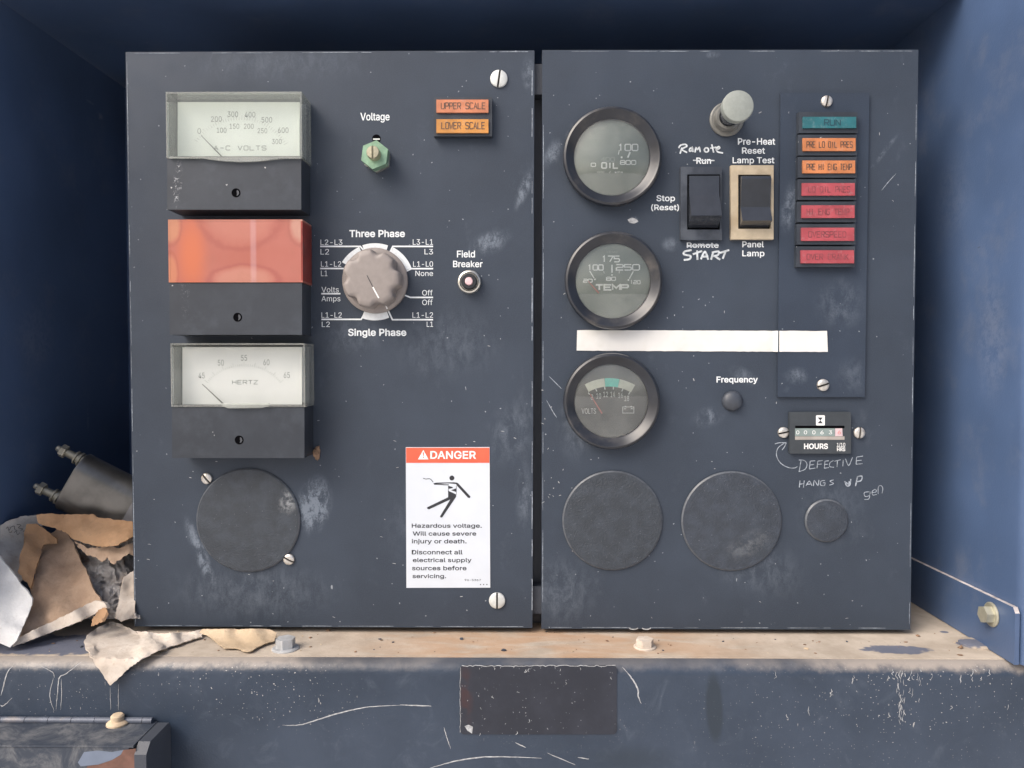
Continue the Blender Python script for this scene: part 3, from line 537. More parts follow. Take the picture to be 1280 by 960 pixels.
M['cream_band'] = simple("cream_band", (.74, .77, .66), .5)
def dial(name, a, b):
    t = NT(name)
    return t.done(t.mix(t.ramp(t.noise(30, 4, .6), .35, .7), a, b), .6)
M['dial'] = dial("green_grey_dial", (.19, .235, .21), (.27, .32, .285))
M['dial_dark'] = dial("dark_dial", (.10, .108, .112), (.14, .15, .15))
def clear(name, haze, tint, gloss=1.0, rough=.03, hz_scale=40, lo=.8, hi=1.2):
    t = NT(name); N = t.n
    tr = N("ShaderNodeBsdfTransparent"); tr.inputs[0].default_value = (*tint, 1)
    gl = N("ShaderNodeBsdfGlossy"); gl.inputs["Roughness"].default_value = rough
    df = N("ShaderNodeBsdfDiffuse"); df.inputs[0].default_value = (.75, .78, .74, 1)
    m1 = N("ShaderNodeMixShader"); t.l(t.ramp(t.noise(hz_scale, 5, .65), .38, .7, haze * lo, haze * hi), m1.inputs[0]); t.l(tr.outputs[0], m1.inputs[1]); t.l(df.outputs[0], m1.inputs[2])
    fr = N("ShaderNodeFresnel"); fr.inputs[0].default_value = 1.45
    m2 = N("ShaderNodeMixShader"); t.l(t.math('MULTIPLY', fr.outputs[0], gloss, True), m2.inputs[0]); t.l(m1.outputs[0], m2.inputs[1]); t.l(gl.outputs[0], m2.inputs[2])
    t.l(m2.outputs[0], t.out.inputs[0]); t.t.nodes.remove(t.b)
    return t.m
M['glass'] = clear("gauge_glass", .09, (.97, .98, .97), 1.8, 0, 28, .7, 1.7)
M['pane'] = clear("clear_acrylic", .025, (.985, .99, .985), .45, 0)
M['rim'] = clear("aged_acrylic_edge", .22, (.97, .98, .95), .8, .1, 30)
t = NT("stained_amber_acrylic")
c = t.mix(t.ramp(t.noise(20, 3), .3, .7), (.36, .105, .075), (.40, .135, .105))
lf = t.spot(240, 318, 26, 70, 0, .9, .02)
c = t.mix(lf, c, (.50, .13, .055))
nzw = t.math('MULTIPLY', t.math('SUBTRACT', t.noise(48, 5, .65), .5), .5)
def stain(t, c, px, py, rx, ry, fill, ring):
    cc = P(px, py, .02)
    mp = t.n("ShaderNodeMapping", vector_type='TEXTURE'); mp.inputs["Location"].default_value = tuple(cc)
    mp.inputs["Scale"].default_value = (rx * U, 5, ry * U); t.l(t.pos, mp.inputs[0])
    ln = t.n("ShaderNodeVectorMath", operation='LENGTH'); t.l(mp.outputs[0], ln.inputs[0])
    d = t.math('ADD', ln.outputs["Value"], nzw)
    c = t.mix(t.ramp(d, 1.02, .6, 0, .85), c, fill)
    return t.mix(t.math('MULTIPLY', t.ramp(d, .86, 1.0), t.ramp(d, 1.16, 1.0, 0, .6)), c, ring)
c = stain(t, c, 300, 268, 52, 40, (.42, .155, .115), (.31, .085, .065))
c = stain(t, c, 305, 351, 42, 20, (.44, .19, .14), (.30, .08, .065))
c = stain(t, c, 213, 282, 14, 24, (.46, .20, .11), (.32, .09, .06))
c = stain(t, c, 377, 280, 16, 26, (.46, .25, .19), (.32, .1, .08))
c = stain(t, c, 214, 340, 9, 24, (.46, .17, .09), (.34, .09, .05))
c = t.mix(t.spot(317, 312, 5, 300, 0, .22, .02, .3), c, (.62, .46, .50))  # vertical glare streak painted into the cover colour
c = t.mix(t.math('MULTIPLY', t.ramp(t.noise(45, 6, .75), .5, .75), .35), c, (.30, .12, .08))
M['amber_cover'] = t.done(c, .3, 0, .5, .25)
M['amber_side'] = simple("deep_red_acrylic", (.22, .035, .025), .3, var=.2)
def paper(name, a, b, spk=(.22, .16, .11), sd=.2, fib=(1, 1, 1)):
    t = NT(name)
    c = t.mix(t.ramp(t.noise(28, 6, .65), .3, .7), tuple(x * .85 for x in a), b)
    c = t.mix(t.math('MULTIPLY', t.ramp(t.noise(55, 7, .75, .8), .50, .68), .45), c, tuple(.5 * x + .5 * y for x, y in zip(a, spk)))
    c = t.mix(t.math('MULTIPLY', t.ramp(t.noise(420, 4, .7), .52, .7), sd), c, spk)
    c = t.mix(t.math('MULTIPLY', t.flecks(330, .2, .15), .5), c, spk)
    t.bump(t.math('ADD', t.noise(260, 6, .65), t.math('MULTIPLY', t.noise(70, 3), 2.0)), .5, .0008)
    return t.done(c, .85, 0, .15)
M['board'] = paper("brown_cardboard", (.38, .26, .18), (.50, .37, .27), sd=.35)
M['board_inner'] = paper("orange_brown_cardboard", (.34, .20, .11), (.46, .29, .17))
M['board_white'] = paper("white_cardboard", (.70, .71, .71), (.80, .80, .79), (.5, .46, .4), .08)
M['board_grey'] = paper("grey_dusty_cardboard", (.40, .37, .34), (.54, .52, .48), (.3, .2, .15), .3)
M['paper_pale'] = paper("pale_torn_paper", (.56, .48, .40), (.68, .62, .55), (.36, .26, .18), .25)
M['paper_tan'] = paper("tan_torn_paper", (.52, .40, .27), (.62, .50, .36), (.34, .24, .16), .15)
t = NT("crumpled_plastic_film")
c = t.mix(t.ramp(t.noise(40, 4, .6, 1), .3, .7), (.50, .47, .45), (.72, .70, .69))
c = t.mix(t.ramp(t.noise(35, 4), .55, .7), c, (.40, .28, .20))
M['film'] = t.done(c, .22, 0, .6, .3)
M['cap_can'] = simple("dull_tin_can", (.17, .165, .155), .34, .75, var=.2, scale=60)
M['mud'] = simple("dried_mud", (.22, .14, .09), .9, var=.3, scale=300, bump=.8)
M['rust'] = simple("red_primer", (.15, .075, .055), .7, var=.25, scale=90)
M['paleblue'] = simple("pale_blue_undercoat", (.15, .185, .25), .6, var=.1, scale=60)
t = NT("dusty_cover_paint")
c = t.mix(t.ramp(t.noise(70, 7, .75, .6), .40, .72), (.035, .045, .064), (.155, .16, .168))
M['dusty'] = t.done(c, .6, 0, .4)

gm = simple("pale_dirt_ground", (.68, .66, .63), .95, var=.2, scale=3)
bm = bmesh.new(); bm.faces.new([bm.verts.new(p) for p in ((-120, -120, -1.15), (120, -120, -1.15), (120, 120, -1.15), (-120, 120, -1.15))])
gr = obj("ground", bm, gm, normals=False); gr["kind"] = "structure"  # unseen ground sheet, added and kept pale to bounce light onto the ceiling
# ------------------------------------------------------------------ enclosure around the panels
XL, XR, YB, ZC = -0.345, 0.284, 0.190, 0.224
YF = -0.046
enc = thing("equipment_enclosure", "open dark navy steel enclosure surrounding the two control panels, dusty sill along its bottom", "enclosure", (0, YB, ZS))
bm = bmesh.new(); add_box(bm, (XL - .004, YB, -.30), (XR + .004, YB + .003, ZC + .003)); obj("back_wall", bm, M['wall'], enc)
bm = bmesh.new(); add_box(bm, (XL - .003, -.06, -.30), (XL, YB - .0005, ZC + .003)); obj("side_wall", bm, M['wall'], enc)
bm = bmesh.new()
pf = [(XR, YB - .0005)]
pf += [(XR, YF + .002)] + [(XR + .009 - .009 * math.cos(a), YF + .002 - .009 * math.sin(a)) for a in [math.radians(x) for x in (15, 30, 45, 60, 75, 90)]]
pf += [(XR + .10, YF - .007)]
back = [(x + .002, y + .003) for x, y in pf[::-1]]; back[-1] = (XR + .003, YB - .0005)
ring = pf + back
top = [bm.verts.new((x, y, ZC + .0033)) for x, y in ring]; bot = [bm.verts.new((x, y, ZS + .0004)) for x, y in ring]
n = len(pf); N2 = len(ring)
for i in range(N2): bm.faces.new((top[i], top[(i + 1) % N2], bot[(i + 1) % N2], bot[i]))
for i in range(n - 1):
    bm.faces.new((top[i], top[i + 1], top[N2 - 2 - i], top[N2 - 1 - i])); bm.faces.new((bot[i], bot[N2 - 1 - i], bot[N2 - 2 - i], bot[i + 1]))
obj("side_wall", bm, M['wall'], enc, True)
bm = bmesh.new(); add_box(bm, (XL - .006, .012, ZC + .0035), (XR + .12, YB + .006, ZC + .006)); obj("ceiling", bm, M['wall'], enc)
bm = bmesh.new(); add_box(bm, (XL + .0005, YF + .0075, ZS - .003), (XR - .0005, YB - .001, ZS)); obj("sill", bm, M['sill'], enc)
# apron: rolled upper edge, then a flat face, with its scratches and runs
bm = bmesh.new()
R_ = .008
prof = [(YF + R_ - .0005, ZS - .0005)] + [(YF + R_ - R_ * math.sin(a), ZS - .0005 - R_ + R_ * math.cos(a)) for a in [math.radians(x) for x in range(10, 91, 10)]] + [(YF, -.40)]
xs = [XL + .0005 + (XR + .12 - XL) * k / 40 for k in range(41)]
grid = [[bm.verts.new((x, y, z)) for y, z in prof] for x in xs]
for a, b in zip(grid, grid[1:]):
    for k in range(len(prof) - 1): bm.faces.new((a[k], b[k], b[k + 1], a[k + 1]))
hA = -YF + .0001
c5 = crop(500, 760, 3.556); c4b = crop(220, 760, 4.571); c3 = crop(0, 800, 4.571); cR = crop(1000, 690, 4.571); cR2 = crop(840, 760, 2.909)
def smoothpts(pts, n=8):
    out = []
    for i in range(len(pts) - 1):
        p0 = Vector(pts[max(0, i - 1)]); p1 = Vector(pts[i]); p2 = Vector(pts[i + 1]); p3 = Vector(pts[min(len(pts) - 1, i + 2)])
        for k in range(n):
            t_ = k / n
            out.append(tuple(.5 * ((2 * p1) + (p2 - p0) * t_ + (2 * p0 - 5 * p1 + 4 * p2 - p3) * t_ ** 2 + (3 * p1 - p0 - 3 * p2 + p3) * t_ ** 3)))
    out.append(tuple(pts[-1])); return out
for pts, wd in (([c4b(608, 670), c4b(720, 665), c4b(900, 610), c4b(1080, 568), c4b(1280, 555)], 1.5), ([c5(0, 430), c5(140, 436)], 1.4), ([c5(135, 711), c5(250, 680), c5(400, 661), c5(630, 668)], 1.6),
                ([c5(988, 262), c5(1025, 305), c5(1055, 355), c5(1060, 395), c5(1072, 425)], 1.8), ([c5(195, 530), c5(208, 575), c5(225, 625)], 1.0), ([c5(512, 598), c5(560, 620)], 1.2),
                ([c5(655, 645), c5(780, 697)], 1.0), ([c5(790, 664), c5(840, 671)], 1.1), ([c3(465, 125), c3(380, 190), c3(340, 215), c3(330, 290), c3(320, 400)], 1.2), ([c3(235, 150), c3(300, 185), c3(310, 215)], 1.0),
                ([c3(305, 215), c3(285, 320), c3(310, 405)], .9), ([c3(350, 220), c3(352, 300), c3(346, 400)], .8), ([c3(70, 150), c3(40, 190), c3(20, 260), c3(5, 320)], 1.4), ([c3(70, 330), c3(20, 375), c3(0, 370)], 1.0),
                ([c3(630, 270), c3(632, 400)], .5), ([c3(678, 250), c3(676, 400)], .5)):
    sp = smoothpts(pts)
    add_ribbon(bm, [(x + random.uniform(-.25, .25), y + random.uniform(-.25, .25)) for x, y in sp], wd, hA, 1, taper=True); hA += 4e-6
for k in range(30):     # chipped runs of grime below the rolled edge
    x = random.choice([random.uniform(1110, 1278), random.uniform(1110, 1150), random.uniform(1200, 1278), random.uniform(960, 1278)]); y = 836 + random.random() ** 2 * 60
    ln = random.uniform(3, 12)
    add_ribbon(bm, [(x + random.uniform(-2, 2) * j / 3, y + ln * j / 4) for j in range(5)], random.uniform(.35, 1.1), hA, 1, taper=True); hA += 2e-6
for k in range(30):
    y = random.uniform(838, 905); x = 1127 + random.uniform(-5, 5)
    add_ribbon(bm, [(x, y), (x + random.uniform(-1, 1), y + 3), (x + random.uniform(-2, 2), y + random.uniform(5, 9))], random.uniform(.35, 1.1), hA, 1, taper=True); hA += 2e-6
obj("apron", bm, [M['apron'], M['scratch']], enc, True, normals=False)
def rrect(x0, y0, x1, y1, r, n=5):
    out = []
    for cx, cy, a0 in ((x0 + r, y0 + r, 180), (x1 - r, y0 + r, 270), (x1 - r, y1 - r, 0), (x0 + r, y1 - r, 90)):
        out += circ(cx, cy, r, n, a0, a0 + 90)
    return out
bm = bmesh.new(); hL = -YF + .0004
add_prism(bm, [P(x, y, hL) for x, y in rrect(575, 832, 771, 918, 5)], -hL, YF + .0001)
add_poly(bm, [c5(287, 525), c5(305, 519), c5(324, 528), c5(320, 558), c5(300, 545)], hL + .0001, 1)
add_ribbon(bm, [c5(x, 257 + random.uniform(-3, 3)) for x in range(275, 960, 12)], .8, hL + .0001, 1)
add_ribbon(bm, [c5(268 + random.uniform(-2, 2), y) for y in range(265, 555, 12)], .5, hL + .0001, 1)
for k in range(22):
    x = random.uniform(290, 950); y = random.choice([random.uniform(256, 280), random.uniform(300, 560)]); q = random.uniform(2, 8)
    add_ribbon(bm, [c5(x, y), c5(x + random.uniform(-6, 6), y + q), c5(x + random.uniform(-8, 8), y + 2 * q)], random.uniform(.3, .8), hL + .0001 + k * 2e-6, 1, taper=True)
obj("blank_label", bm, [M['blank'], M['scratch']], enc)

def hexbolt(name, loc, axis, r, hh, mat, parent, washer=1.35, twist=0.2, wm=None):
    bm = bmesh.new()
    add_lathe(bm, (0, 0, 0), [(0, 0), (r * washer, 0), (r * washer, r * .10), (r * washer * .9, r * .2), (0, r * .2)], 40)
    hx = [(r * math.cos(math.radians(60 * k) + twist), 0, r * math.sin(math.radians(60 * k) + twist)) for k in range(6)]
    b2 = bmesh.new(); add_prism(b2, hx, -hh, -r * .15); bevel(b2, r * .12, 2)
    me = bpy.data.meshes.new("x"); b2.to_mesh(me); b2.free(); bm.from_mesh(me); bpy.data.meshes.remove(me)
    rot = Vector((0, -1, 0)).rotation_difference(axis).to_matrix().to_4x4()
    bmesh.ops.transform(bm, matrix=Matrix.Translation(loc) @ rot, verts=bm.verts)
    return obj(name, bm, mat, parent, True)
# angle bracket on the right wall
bm = bmesh.new()
xb = XR - .003
za = ZS + .0005
add_lst = [(YB - .003, ZS + .030), (-.047, ZS + .033), (-.049, ZS + .030), (-.049, za)]
a = [bm.verts.new((xb, y, z)) for y, z in [(YB - .003, za)] + add_lst]; b = [bm.verts.new((XR - .0004, y, z)) for y, z in [(YB - .003, za)] + add_lst]
bm.faces.new(a); bm.faces.new(b[::-1])
for i in range(5):
    f = bm.faces.new((a[i], b[i], b[(i + 1) % 5], a[(i + 1) % 5]))
    if i in (1, 2): f.material_index = 1
br = obj("side_bracket", bm, [M['wall'], simple('rubbed_bracket_edge', (.52, .48, .47), .6, var=.3, scale=200)], enc)
xq = xb
d = ray(1240, 768); lp = CAM + d * ((xq - CAM.x) / d.x)
hexbolt("flange_bolt", Vector((xq - .0002, lp.y, lp.z)), Vector((-1, 0, 0)), .0052, .0056, M['zinc'], br, 1.4, .3)
q = Q(806, 809, ZS); hexbolt("sill_bolt", Vector((q.x, q.y, ZS)), Vector((0, 0, 1)), .0054, .0052, M['paper_pale'], enc, 1.25, .1)
q = Q(357, 811, ZS); hexbolt("sill_bolt", Vector((q.x, q.y, ZS)), Vector((0, 0, 1)), .0058, .0066, simple('dusty_grey_bolt', (.40, .41, .42), .6, .2, var=.15, scale=200), enc, 1.4, .5)
q = Q(1232, 809, ZS); bm = bmesh.new(); add_lathe(bm, (0, 0, 0), [(.0095, 0), (.0095, .0008), (.008, .0014), (0, .0020)], 40)
bmesh.ops.transform(bm, matrix=Matrix.Translation((q.x - .003, q.y + .005, ZS)) @ Vector((0, -1, 0)).rotation_difference(Vector((0, 0, 1))).to_matrix().to_4x4(), verts=bm.verts)
obj("dusty_plug", bm, M['sill'], enc, True)

# control box behind the two panels
box = thing("control_box", "dark steel box behind the two panels, showing only in the gap between them", "box", (0, .05, ZS))
bm = bmesh.new(); xa, xb2 = P(172, 400).x, P(1128, 400).x
add_box(bm, (xa, .014, ZS + .004), (xb2, .100, .170)); obj("body", bm, M['steel_dark'], box)
for y0, y1 in ((80, 118), (733, 767)):
    bm = bmesh.new(); qd = quad(664, y0, 677.5, y1, -.004)
    add_prism(bm, [qd[0], qd[1], qd[2], qd[3]], .004, .0138); bevel(bm, .0005, 2); obj("hinge_tab", bm, M['steel_dark'], box)
bm = bmesh.new(); add_box(bm, (xa + .02, .02, ZS + .0002), (xb2 - .02, .094, ZS + .0042)); obj("foot_rail", bm, M['steel_dark'], box)

# ------------------------------------------------------------------ shared small hardware
def screw_mesh(r, hh, slot=.16, name="screw"):
    bm = bmesh.new()
    rings = [(r, 0), (r, hh * .35), (r * .94, hh * .62), (r * .75, hh * .85), (r * .45, hh * .97), (0.0001 * r, hh)]
    add_lathe(bm, (0, 0, 0), rings, 36)
    for sx in (-1, 1):
        bmesh.ops.bisect_plane(bm, geom=bm.verts[:] + bm.edges[:] + bm.faces[:], plane_co=(sx * r * slot, 0, 0), plane_no=(1, 0, 0))
    fs = [f for f in bm.faces if abs(f.calc_center_median().x) < r * slot and f.calc_center_median().y < -hh * .30]
    res = bmesh.ops.extrude_face_region(bm, geom=fs)
    for v in [g for g in res['geom'] if isinstance(g, bmesh.types.BMVert)]: v.co.y = -hh * .30 + (v.co.y + hh * .3) * .02
    for f in [g for g in res['geom'] if isinstance(g, bmesh.types.BMFace)]: f.material_index = 1
    bmesh.ops.delete(bm, geom=fs, context='FACES')
    bmesh.ops.recalc_face_normals(bm, faces=bm.faces)
    for f in bm.faces: f.smooth = True
    for e in bm.edges:
        if len(e.link_faces) != 2 or e.calc_face_angle(0) > .5: e.smooth = False
    me = bpy.data.meshes.new(name); bm.to_mesh(me); bm.free(); return me
SM = screw_mesh(1.0, .55); SM.materials.append(M['screw']); SM.materials.append(M['slot'])
SM2 = screw_mesh(1.0, .34, .11); SM2.materials.append(M['screw_bright']); SM2.materials.append(M['slot'])
def screw(px, py, h, rpx, ang, parent, me=SM, name="slotted_screw"):
    o = bpy.data.objects.new(name, me)
    c = P(px, py, h)
    link(o, parent, c); o.scale = (rpx * U,) * 3; o.rotation_euler = (0, math.radians(ang), 0)
    return o

def panel_sheet(px_poly, mat, parent, marks, name="panel_sheet"):
    pts = [P(x, y) for x, y in px_poly]
    bm = bmesh.new()
    # folded sheet: face plus a return flange all round
    add_prism(bm, pts, 0.0, .012)
    bevel(bm, .0009, 3, 30, lambda e: min(v.co.y for v in e.verts) < .0005 and max(v.co.y for v in e.verts) < .0005)
    marks(bm)
    return obj(name, bm, [mat, M['scratch'], M['chalk_faint']], parent, True, normals=True)

# ------------------------------------------------------------------ left panel
pl = thing("meter_panel", "left slate grey control panel carrying three square meters, a selector knob and a danger sticker", "control panel", P(412, 430))
def marksL(bm):
    h = .00012
    for k in range(36):
        x = random.uniform(165, 660); y = random.uniform(420, 780); q = random.uniform(.6, 2.2)
        a = random.uniform(-.4, .4)
        add_ribbon(bm, [(x, y), (x + q * math.cos(a), y + q * math.sin(a)), (x + 2 * q * math.cos(a), y + 2 * q * math.sin(a) + .4)], random.uniform(.4, 1.0), h + k * 1e-6, 1, taper=True)
    for k in range(16):
        x = 666.6; y = random.uniform(80, 770)
        add_ribbon(bm, [(x - 1.5, y), (x - 1.3, y + random.uniform(2, 14)), (x - 1.6, y + random.uniform(15, 40))], random.uniform(.4, .9), h + k * 1e-6, 2)
def edge_rub(bm, a, b, n, h=.00016):
    for k in range(n):
        t0 = random.random(); t1 = min(1, t0 + random.uniform(.01, .09))
        p = [(a[0] + (b[0] - a[0]) * q + random.uniform(-.15, .15), a[1] + (b[1] - a[1]) * q) for q in (t0, (t0 + t1) / 2, t1)]
        add_ribbon(bm, p, random.uniform(.3, .8), h + k * 1e-6, 2, taper=True)
_mL, _mR = marksL, None
def marksL2(bm):
    _mL(bm); edge_rub(bm, (158.6, 68), (169.2, 780), 26); edge_rub(bm, (160, 66.6), (660, 64.6), 18); edge_rub(bm, (172, 781.8), (660, 783.4), 22)
marksL = marksL2
panel_sheet([(157, 65), (668, 63), (665.5, 785), (168, 783)], M['panelL'], pl, marksL)
HM = .020
def meter(name, rect_front, ysplit, cover_rect, card, hole, kind):
    x0, y0, x1, y1 = rect_front
    bm = bmesh.new()
    add_prism(bm, quad(x0 + 1.5, ysplit + 1, x1, y1, HM), -HM, -.0002)
    qf = quad(x0 + 1.5, ysplit + 1, x1, y1, HM)
    bevel(bm, .0007, 2)
    qb = quad(x0 + 4, y0 + 4, x1 - 3, ysplit, .012)
    add_prism(bm, [Vector((p.x, 0, p.z)) for p in (P(x0, y0, HM) + Vector((.003, 0, -.003)), P(x1, y0, HM) + Vector((-.003, 0, -.003)), P(x1, ysplit, HM) + Vector((-.003, 0, -.0002)), P(x0, ysplit, HM) + Vector((.003, 0, -.0002)))], -.0030, -.0003)
    root = obj(name, bm, M['meter'], pl)
    # adjusting screw recess
    bm = bmesh.new(); c = P(*hole, HM)
    add_lathe(bm, c, [(0, .0001), (.0023, .0001), (.0026, .00025), (.0027, 0)], 28)
    add_poly(bm, [(hole[0] + 4 * math.cos(a_), hole[1] + 4 * math.sin(a_)) for a_ in [math.radians(k) for k in (-70, -30, 10, 50, 80)]] + [(hole[0] + 1.2, hole[1] + 1.0), (hole[0] + .8, hole[1] - 1.5)], HM + .0003, 1)  # grey arc of the screw, painted for the glint in the hole
    obj("zero_adjuster", bm, [M['hole'], M['slot2']], root, False)
    return root
def cover(root, rect, mats, solid=False, hh=HM, jut=.0006):
    x0, y0, x1, y1 = rect
    tl, tr, brr, bl = quad(x0, y0, x1, y1, hh + jut)
    tk = .0010
    bm = bmesh.new()
    def slab(ax, az, bx, bz, yf, yb, mi):
        add_prism(bm, [(ax, 0, az), (bx, 0, az), (bx, 0, bz), (ax, 0, bz)], yf, yb, mi)
    yf = -(hh + jut)
    slab(tl.x, tl.z, tr.x, tl.z - tk, yf, -.0004, 1)
    slab(tl.x, bl.z + tk, tr.x, bl.z, yf, -.0004, 1)
    slab(tl.x, tl.z - tk - 1e-5, tl.x + tk, bl.z + tk + 1e-5, yf, -.0004, 1)
    slab(tr.x - tk, tl.z - tk - 1e-5, tr.x, bl.z + tk + 1e-5, yf, -.0004, 1 if not solid else 2)
    slab(tl.x + tk + 1e-5, tl.z - tk - 1e-5, tr.x - tk - 1e-5, bl.z + tk + 1e-5, yf + (.00025 if not solid else .0001), yf + .0016, 0)
    return obj("clear_cover" if not solid else "amber_cover", bm, mats, root)
M['backing'] = simple('pale_meter_backing', (.64, .69, .72), .5, var=.05)
def backing(root, rect):
    bm = bmesh.new(); x0, y0, x1, y1 = rect
    a, b, c, d = quad(x0, y0, x1, y1, HM); q = .0018
    add_prism(bm, [Vector((a.x + q, 0, a.z - q)), Vector((b.x - q, 0, b.z - q)), Vector((c.x - q, 0, c.z + q)), Vector((d.x + q, 0, d.z + q))], -.0042, -.0032); obj('backing_plate', bm, M['backing'], root)
m1 = meter("voltmeter", (207.5, 115.5, 376.5, 262), 197, None, None, (295, 241), 0)
cover(m1, (207, 115, 377, 197.5), [M['pane'], M['rim']])
HC = .0085
backing(m1, (207, 115, 377, 197.5))
bm = bmesh.new(); add_prism(bm, quad(222, 127.5, 374.5, 195.5, HC), -HC, -HC + .001); cd = obj("scale_card", bm, M['card'], m1)
hT = HC + .0001
bm = bmesh.new()
for s, x, y in (("0", 249, 164), ("200", 270.5, 149), ("300", 291, 143), ("400", 312.5, 143.5), ("500", 333.5, 150), ("600", 354, 163)):
    add_text(bm, s, x - 2.2 * len(s), x + 2.2 * len(s), y - 3.6, y + 3.2, hT, .0)
for s, x, y in (("100", 277, 163), ("150", 293, 158), ("200", 311, 158), ("250", 328, 163.5), ("300", 346, 177)):
    add_text(bm, s, x - 6, x + 6, y - 3.3, y + 3.0, hT, .0)
add_strokes(bm, "A-C VOLTS", 267, 333, 182, 188, hT, .75, .45)
obj("scale_print", bm, M['grey_ink'], m1, normals=False)
bm = bmesh.new()
for k in range(41):
    a = math.radians(212 + k * 3.0); rr = 66 if k % 5 else 68
    add_ribbon(bm, [(300 + 62 * math.cos(a), 208 + 58 * math.sin(a)), (300 + rr * math.cos(a), 208 + (rr - 4) * math.sin(a))], .45, hT)
obj("scale_ticks", bm, M['pale_ink'], m1, normals=False)
def needle_m(root, a, b, w, h):
    bm = bmesh.new(); A = P(*a, h); B = P(*b, h)
    dd = (B - A); nrm = Vector((-dd.z, 0, dd.x)).normalized() * w * U
    add_prism(bm, [A + nrm * .4, A - nrm * .4, B - nrm, B + nrm], -h, -h + .0006)
    obj("needle", bm, M['needle'], root)
needle_m(m1, (251.5, 169.5), (277, 195.5), .55, HC + .003)
m2 = meter("ammeter", (210.5, 275, 377.5, 418.5), 352.5, None, None, (297, 396.5), 1)
cover(m2, (210, 274.5, 378, 353), [M['amber_cover'], M['amber_cover'], M['amber_side']], True)
m3 = meter("frequency_meter", (213.5, 429.5, 380.5, 572.5), 508, None, None, (299, 550), 2)
backing(m3, (213, 429, 381, 508.5))
cover(m3, (213, 429, 381, 508.5), [M['pane'], M['rim']])
bm = bmesh.new(); add_prism(bm, quad(228, 434, 377.5, 505.5, HC), -HC, -HC + .001); obj("scale_card", bm, M['card2'], m3)
bm = bmesh.new()
for s, x, y in (("45", 252, 469.5), ("50", 276, 453.5), ("55", 305, 447.5), ("60", 333, 453), ("65", 358.5, 469)):
    add_text(bm, s, x - 3.8, x + 3.8, y - 3.7, y + 3.5, hT, .0)
add_strokes(bm, "HERTZ", 290, 322.5, 475, 480.5, hT, .8, .4)
for k in range(4):
    pass
obj("scale_print", bm, M['grey_ink'], m3, normals=False)
bm = bmesh.new()
for k in range(41):
    a = math.radians(216 + k * 2.7); rr = 58 if k % 5 else 61
    add_ribbon(bm, [(305 + 55 * math.cos(a), 508 + 50 * math.sin(a)), (305 + rr * math.cos(a), 508 + (rr - 5) * math.sin(a))], .45, hT)
obj("scale_ticks", bm, M['pale_ink'], m3, normals=False)
needle_m(m3, (252.5, 480), (278.5, 504.5), .6, HC + .003)
bm = bmesh.new()    # the bulged lower lips of the two clear covers
for (x0, x1, yb, dep) in ((211, 376, 197.3, 4.2),):
    pts = [(x0 + (x1 - x0) * k / 20, yb + (dep * max(0, math.sin(math.pi * min(1, max(0, (k / 20 - .25) / .6)))) if 5 < k < 17 else 0) + .6) for k in range(21)]
    add_prism(bm, [P(x, y, HM + .0022) for x, y in [(x0, yb - 1)] + pts + [(x1, yb - 1)]], -(HM + .0022), -(HM + .0007))
obj("cover_lip", bm, M['rim'], m1)
bm = bmesh.new()
add_prism(bm, [P(x, y, HM + .0022) for x, y in ((277, 504), (336, 504), (336, 507.5), (328, 510), (285, 510.5), (277, 507))], -(HM + .0022), -(HM + .0007)); obj("cover_lip", bm, M['rim'], m3)

# legends
text("printed_legend", "Voltage", 450.5, 487, 141, 150.5, .00015, M['ink'], pl, .014)
c4 = crop(390, 270, 4.923)
def t4(s, x0, x1, y0, y1, off=.018):
    a = c4(x0, y0); b = c4(x1, y1); text("printed_legend", s, a[0], b[0], a[1], b[1], .00015, M['ink'], pl, off)
t4("Three Phase", 230, 572, 86, 130, .03); t4("Single Phase", 222, 580, 694, 738, .03)
for a in (("L2-L3", 52, 187, 145, 178), ("L2", 52, 105, 203, 237), ("L1-L2", 55, 180, 279, 312), ("L1", 55, 95, 336, 370), ("Volts", 58, 165, 436, 470), ("Amps", 58, 175, 492, 525),
          ("L1-L2", 58, 183, 593, 626), ("L2", 60, 110, 650, 683), ("L3-L1", 620, 745, 143, 177), ("L3", 692, 745, 203, 236), ("L1-L0", 622, 745, 279, 312), ("None", 636, 745, 337, 369),
          ("Off", 678, 742, 456, 489), ("Off", 678, 742, 515, 548), ("L1-L2", 618, 745, 593, 626), ("L1", 706, 745, 650, 682)):
    t4(*a, .006)
t4("Field", 892, 1003, 213, 255, .02); t4("Breaker", 868, 1050, 275, 315, .02)
bm = bmesh.new()
for l in ([(50, 187), (297, 187), (318, 212)], [(50, 323), (195, 323)], [(57, 478), (175, 478)], [(58, 636), (303, 636), (328, 590)], [(745, 187), (497, 187), (480, 222)],
          [(745, 324), (612, 324), (580, 340)], [(745, 501), (605, 501), (565, 485)], [(745, 638), (495, 638), (462, 568)]):
    add_ribbon(bm, [c4(*p) for p in l], 1.9, .00015)
for a0, a1, r0, r1 in ((-109, -70, 38, 48.5), (-62, -21, 38, 49), (211, 246, 38, 48.0), (68, 110, 38, 48)):
    add_ribbon(bm, circ(468.6, 352.5, (r0 + r1) / 2, 14, a0, a1), r1 - r0, .00016)
obj("dial_lines", bm, M['ink'], pl, normals=False)
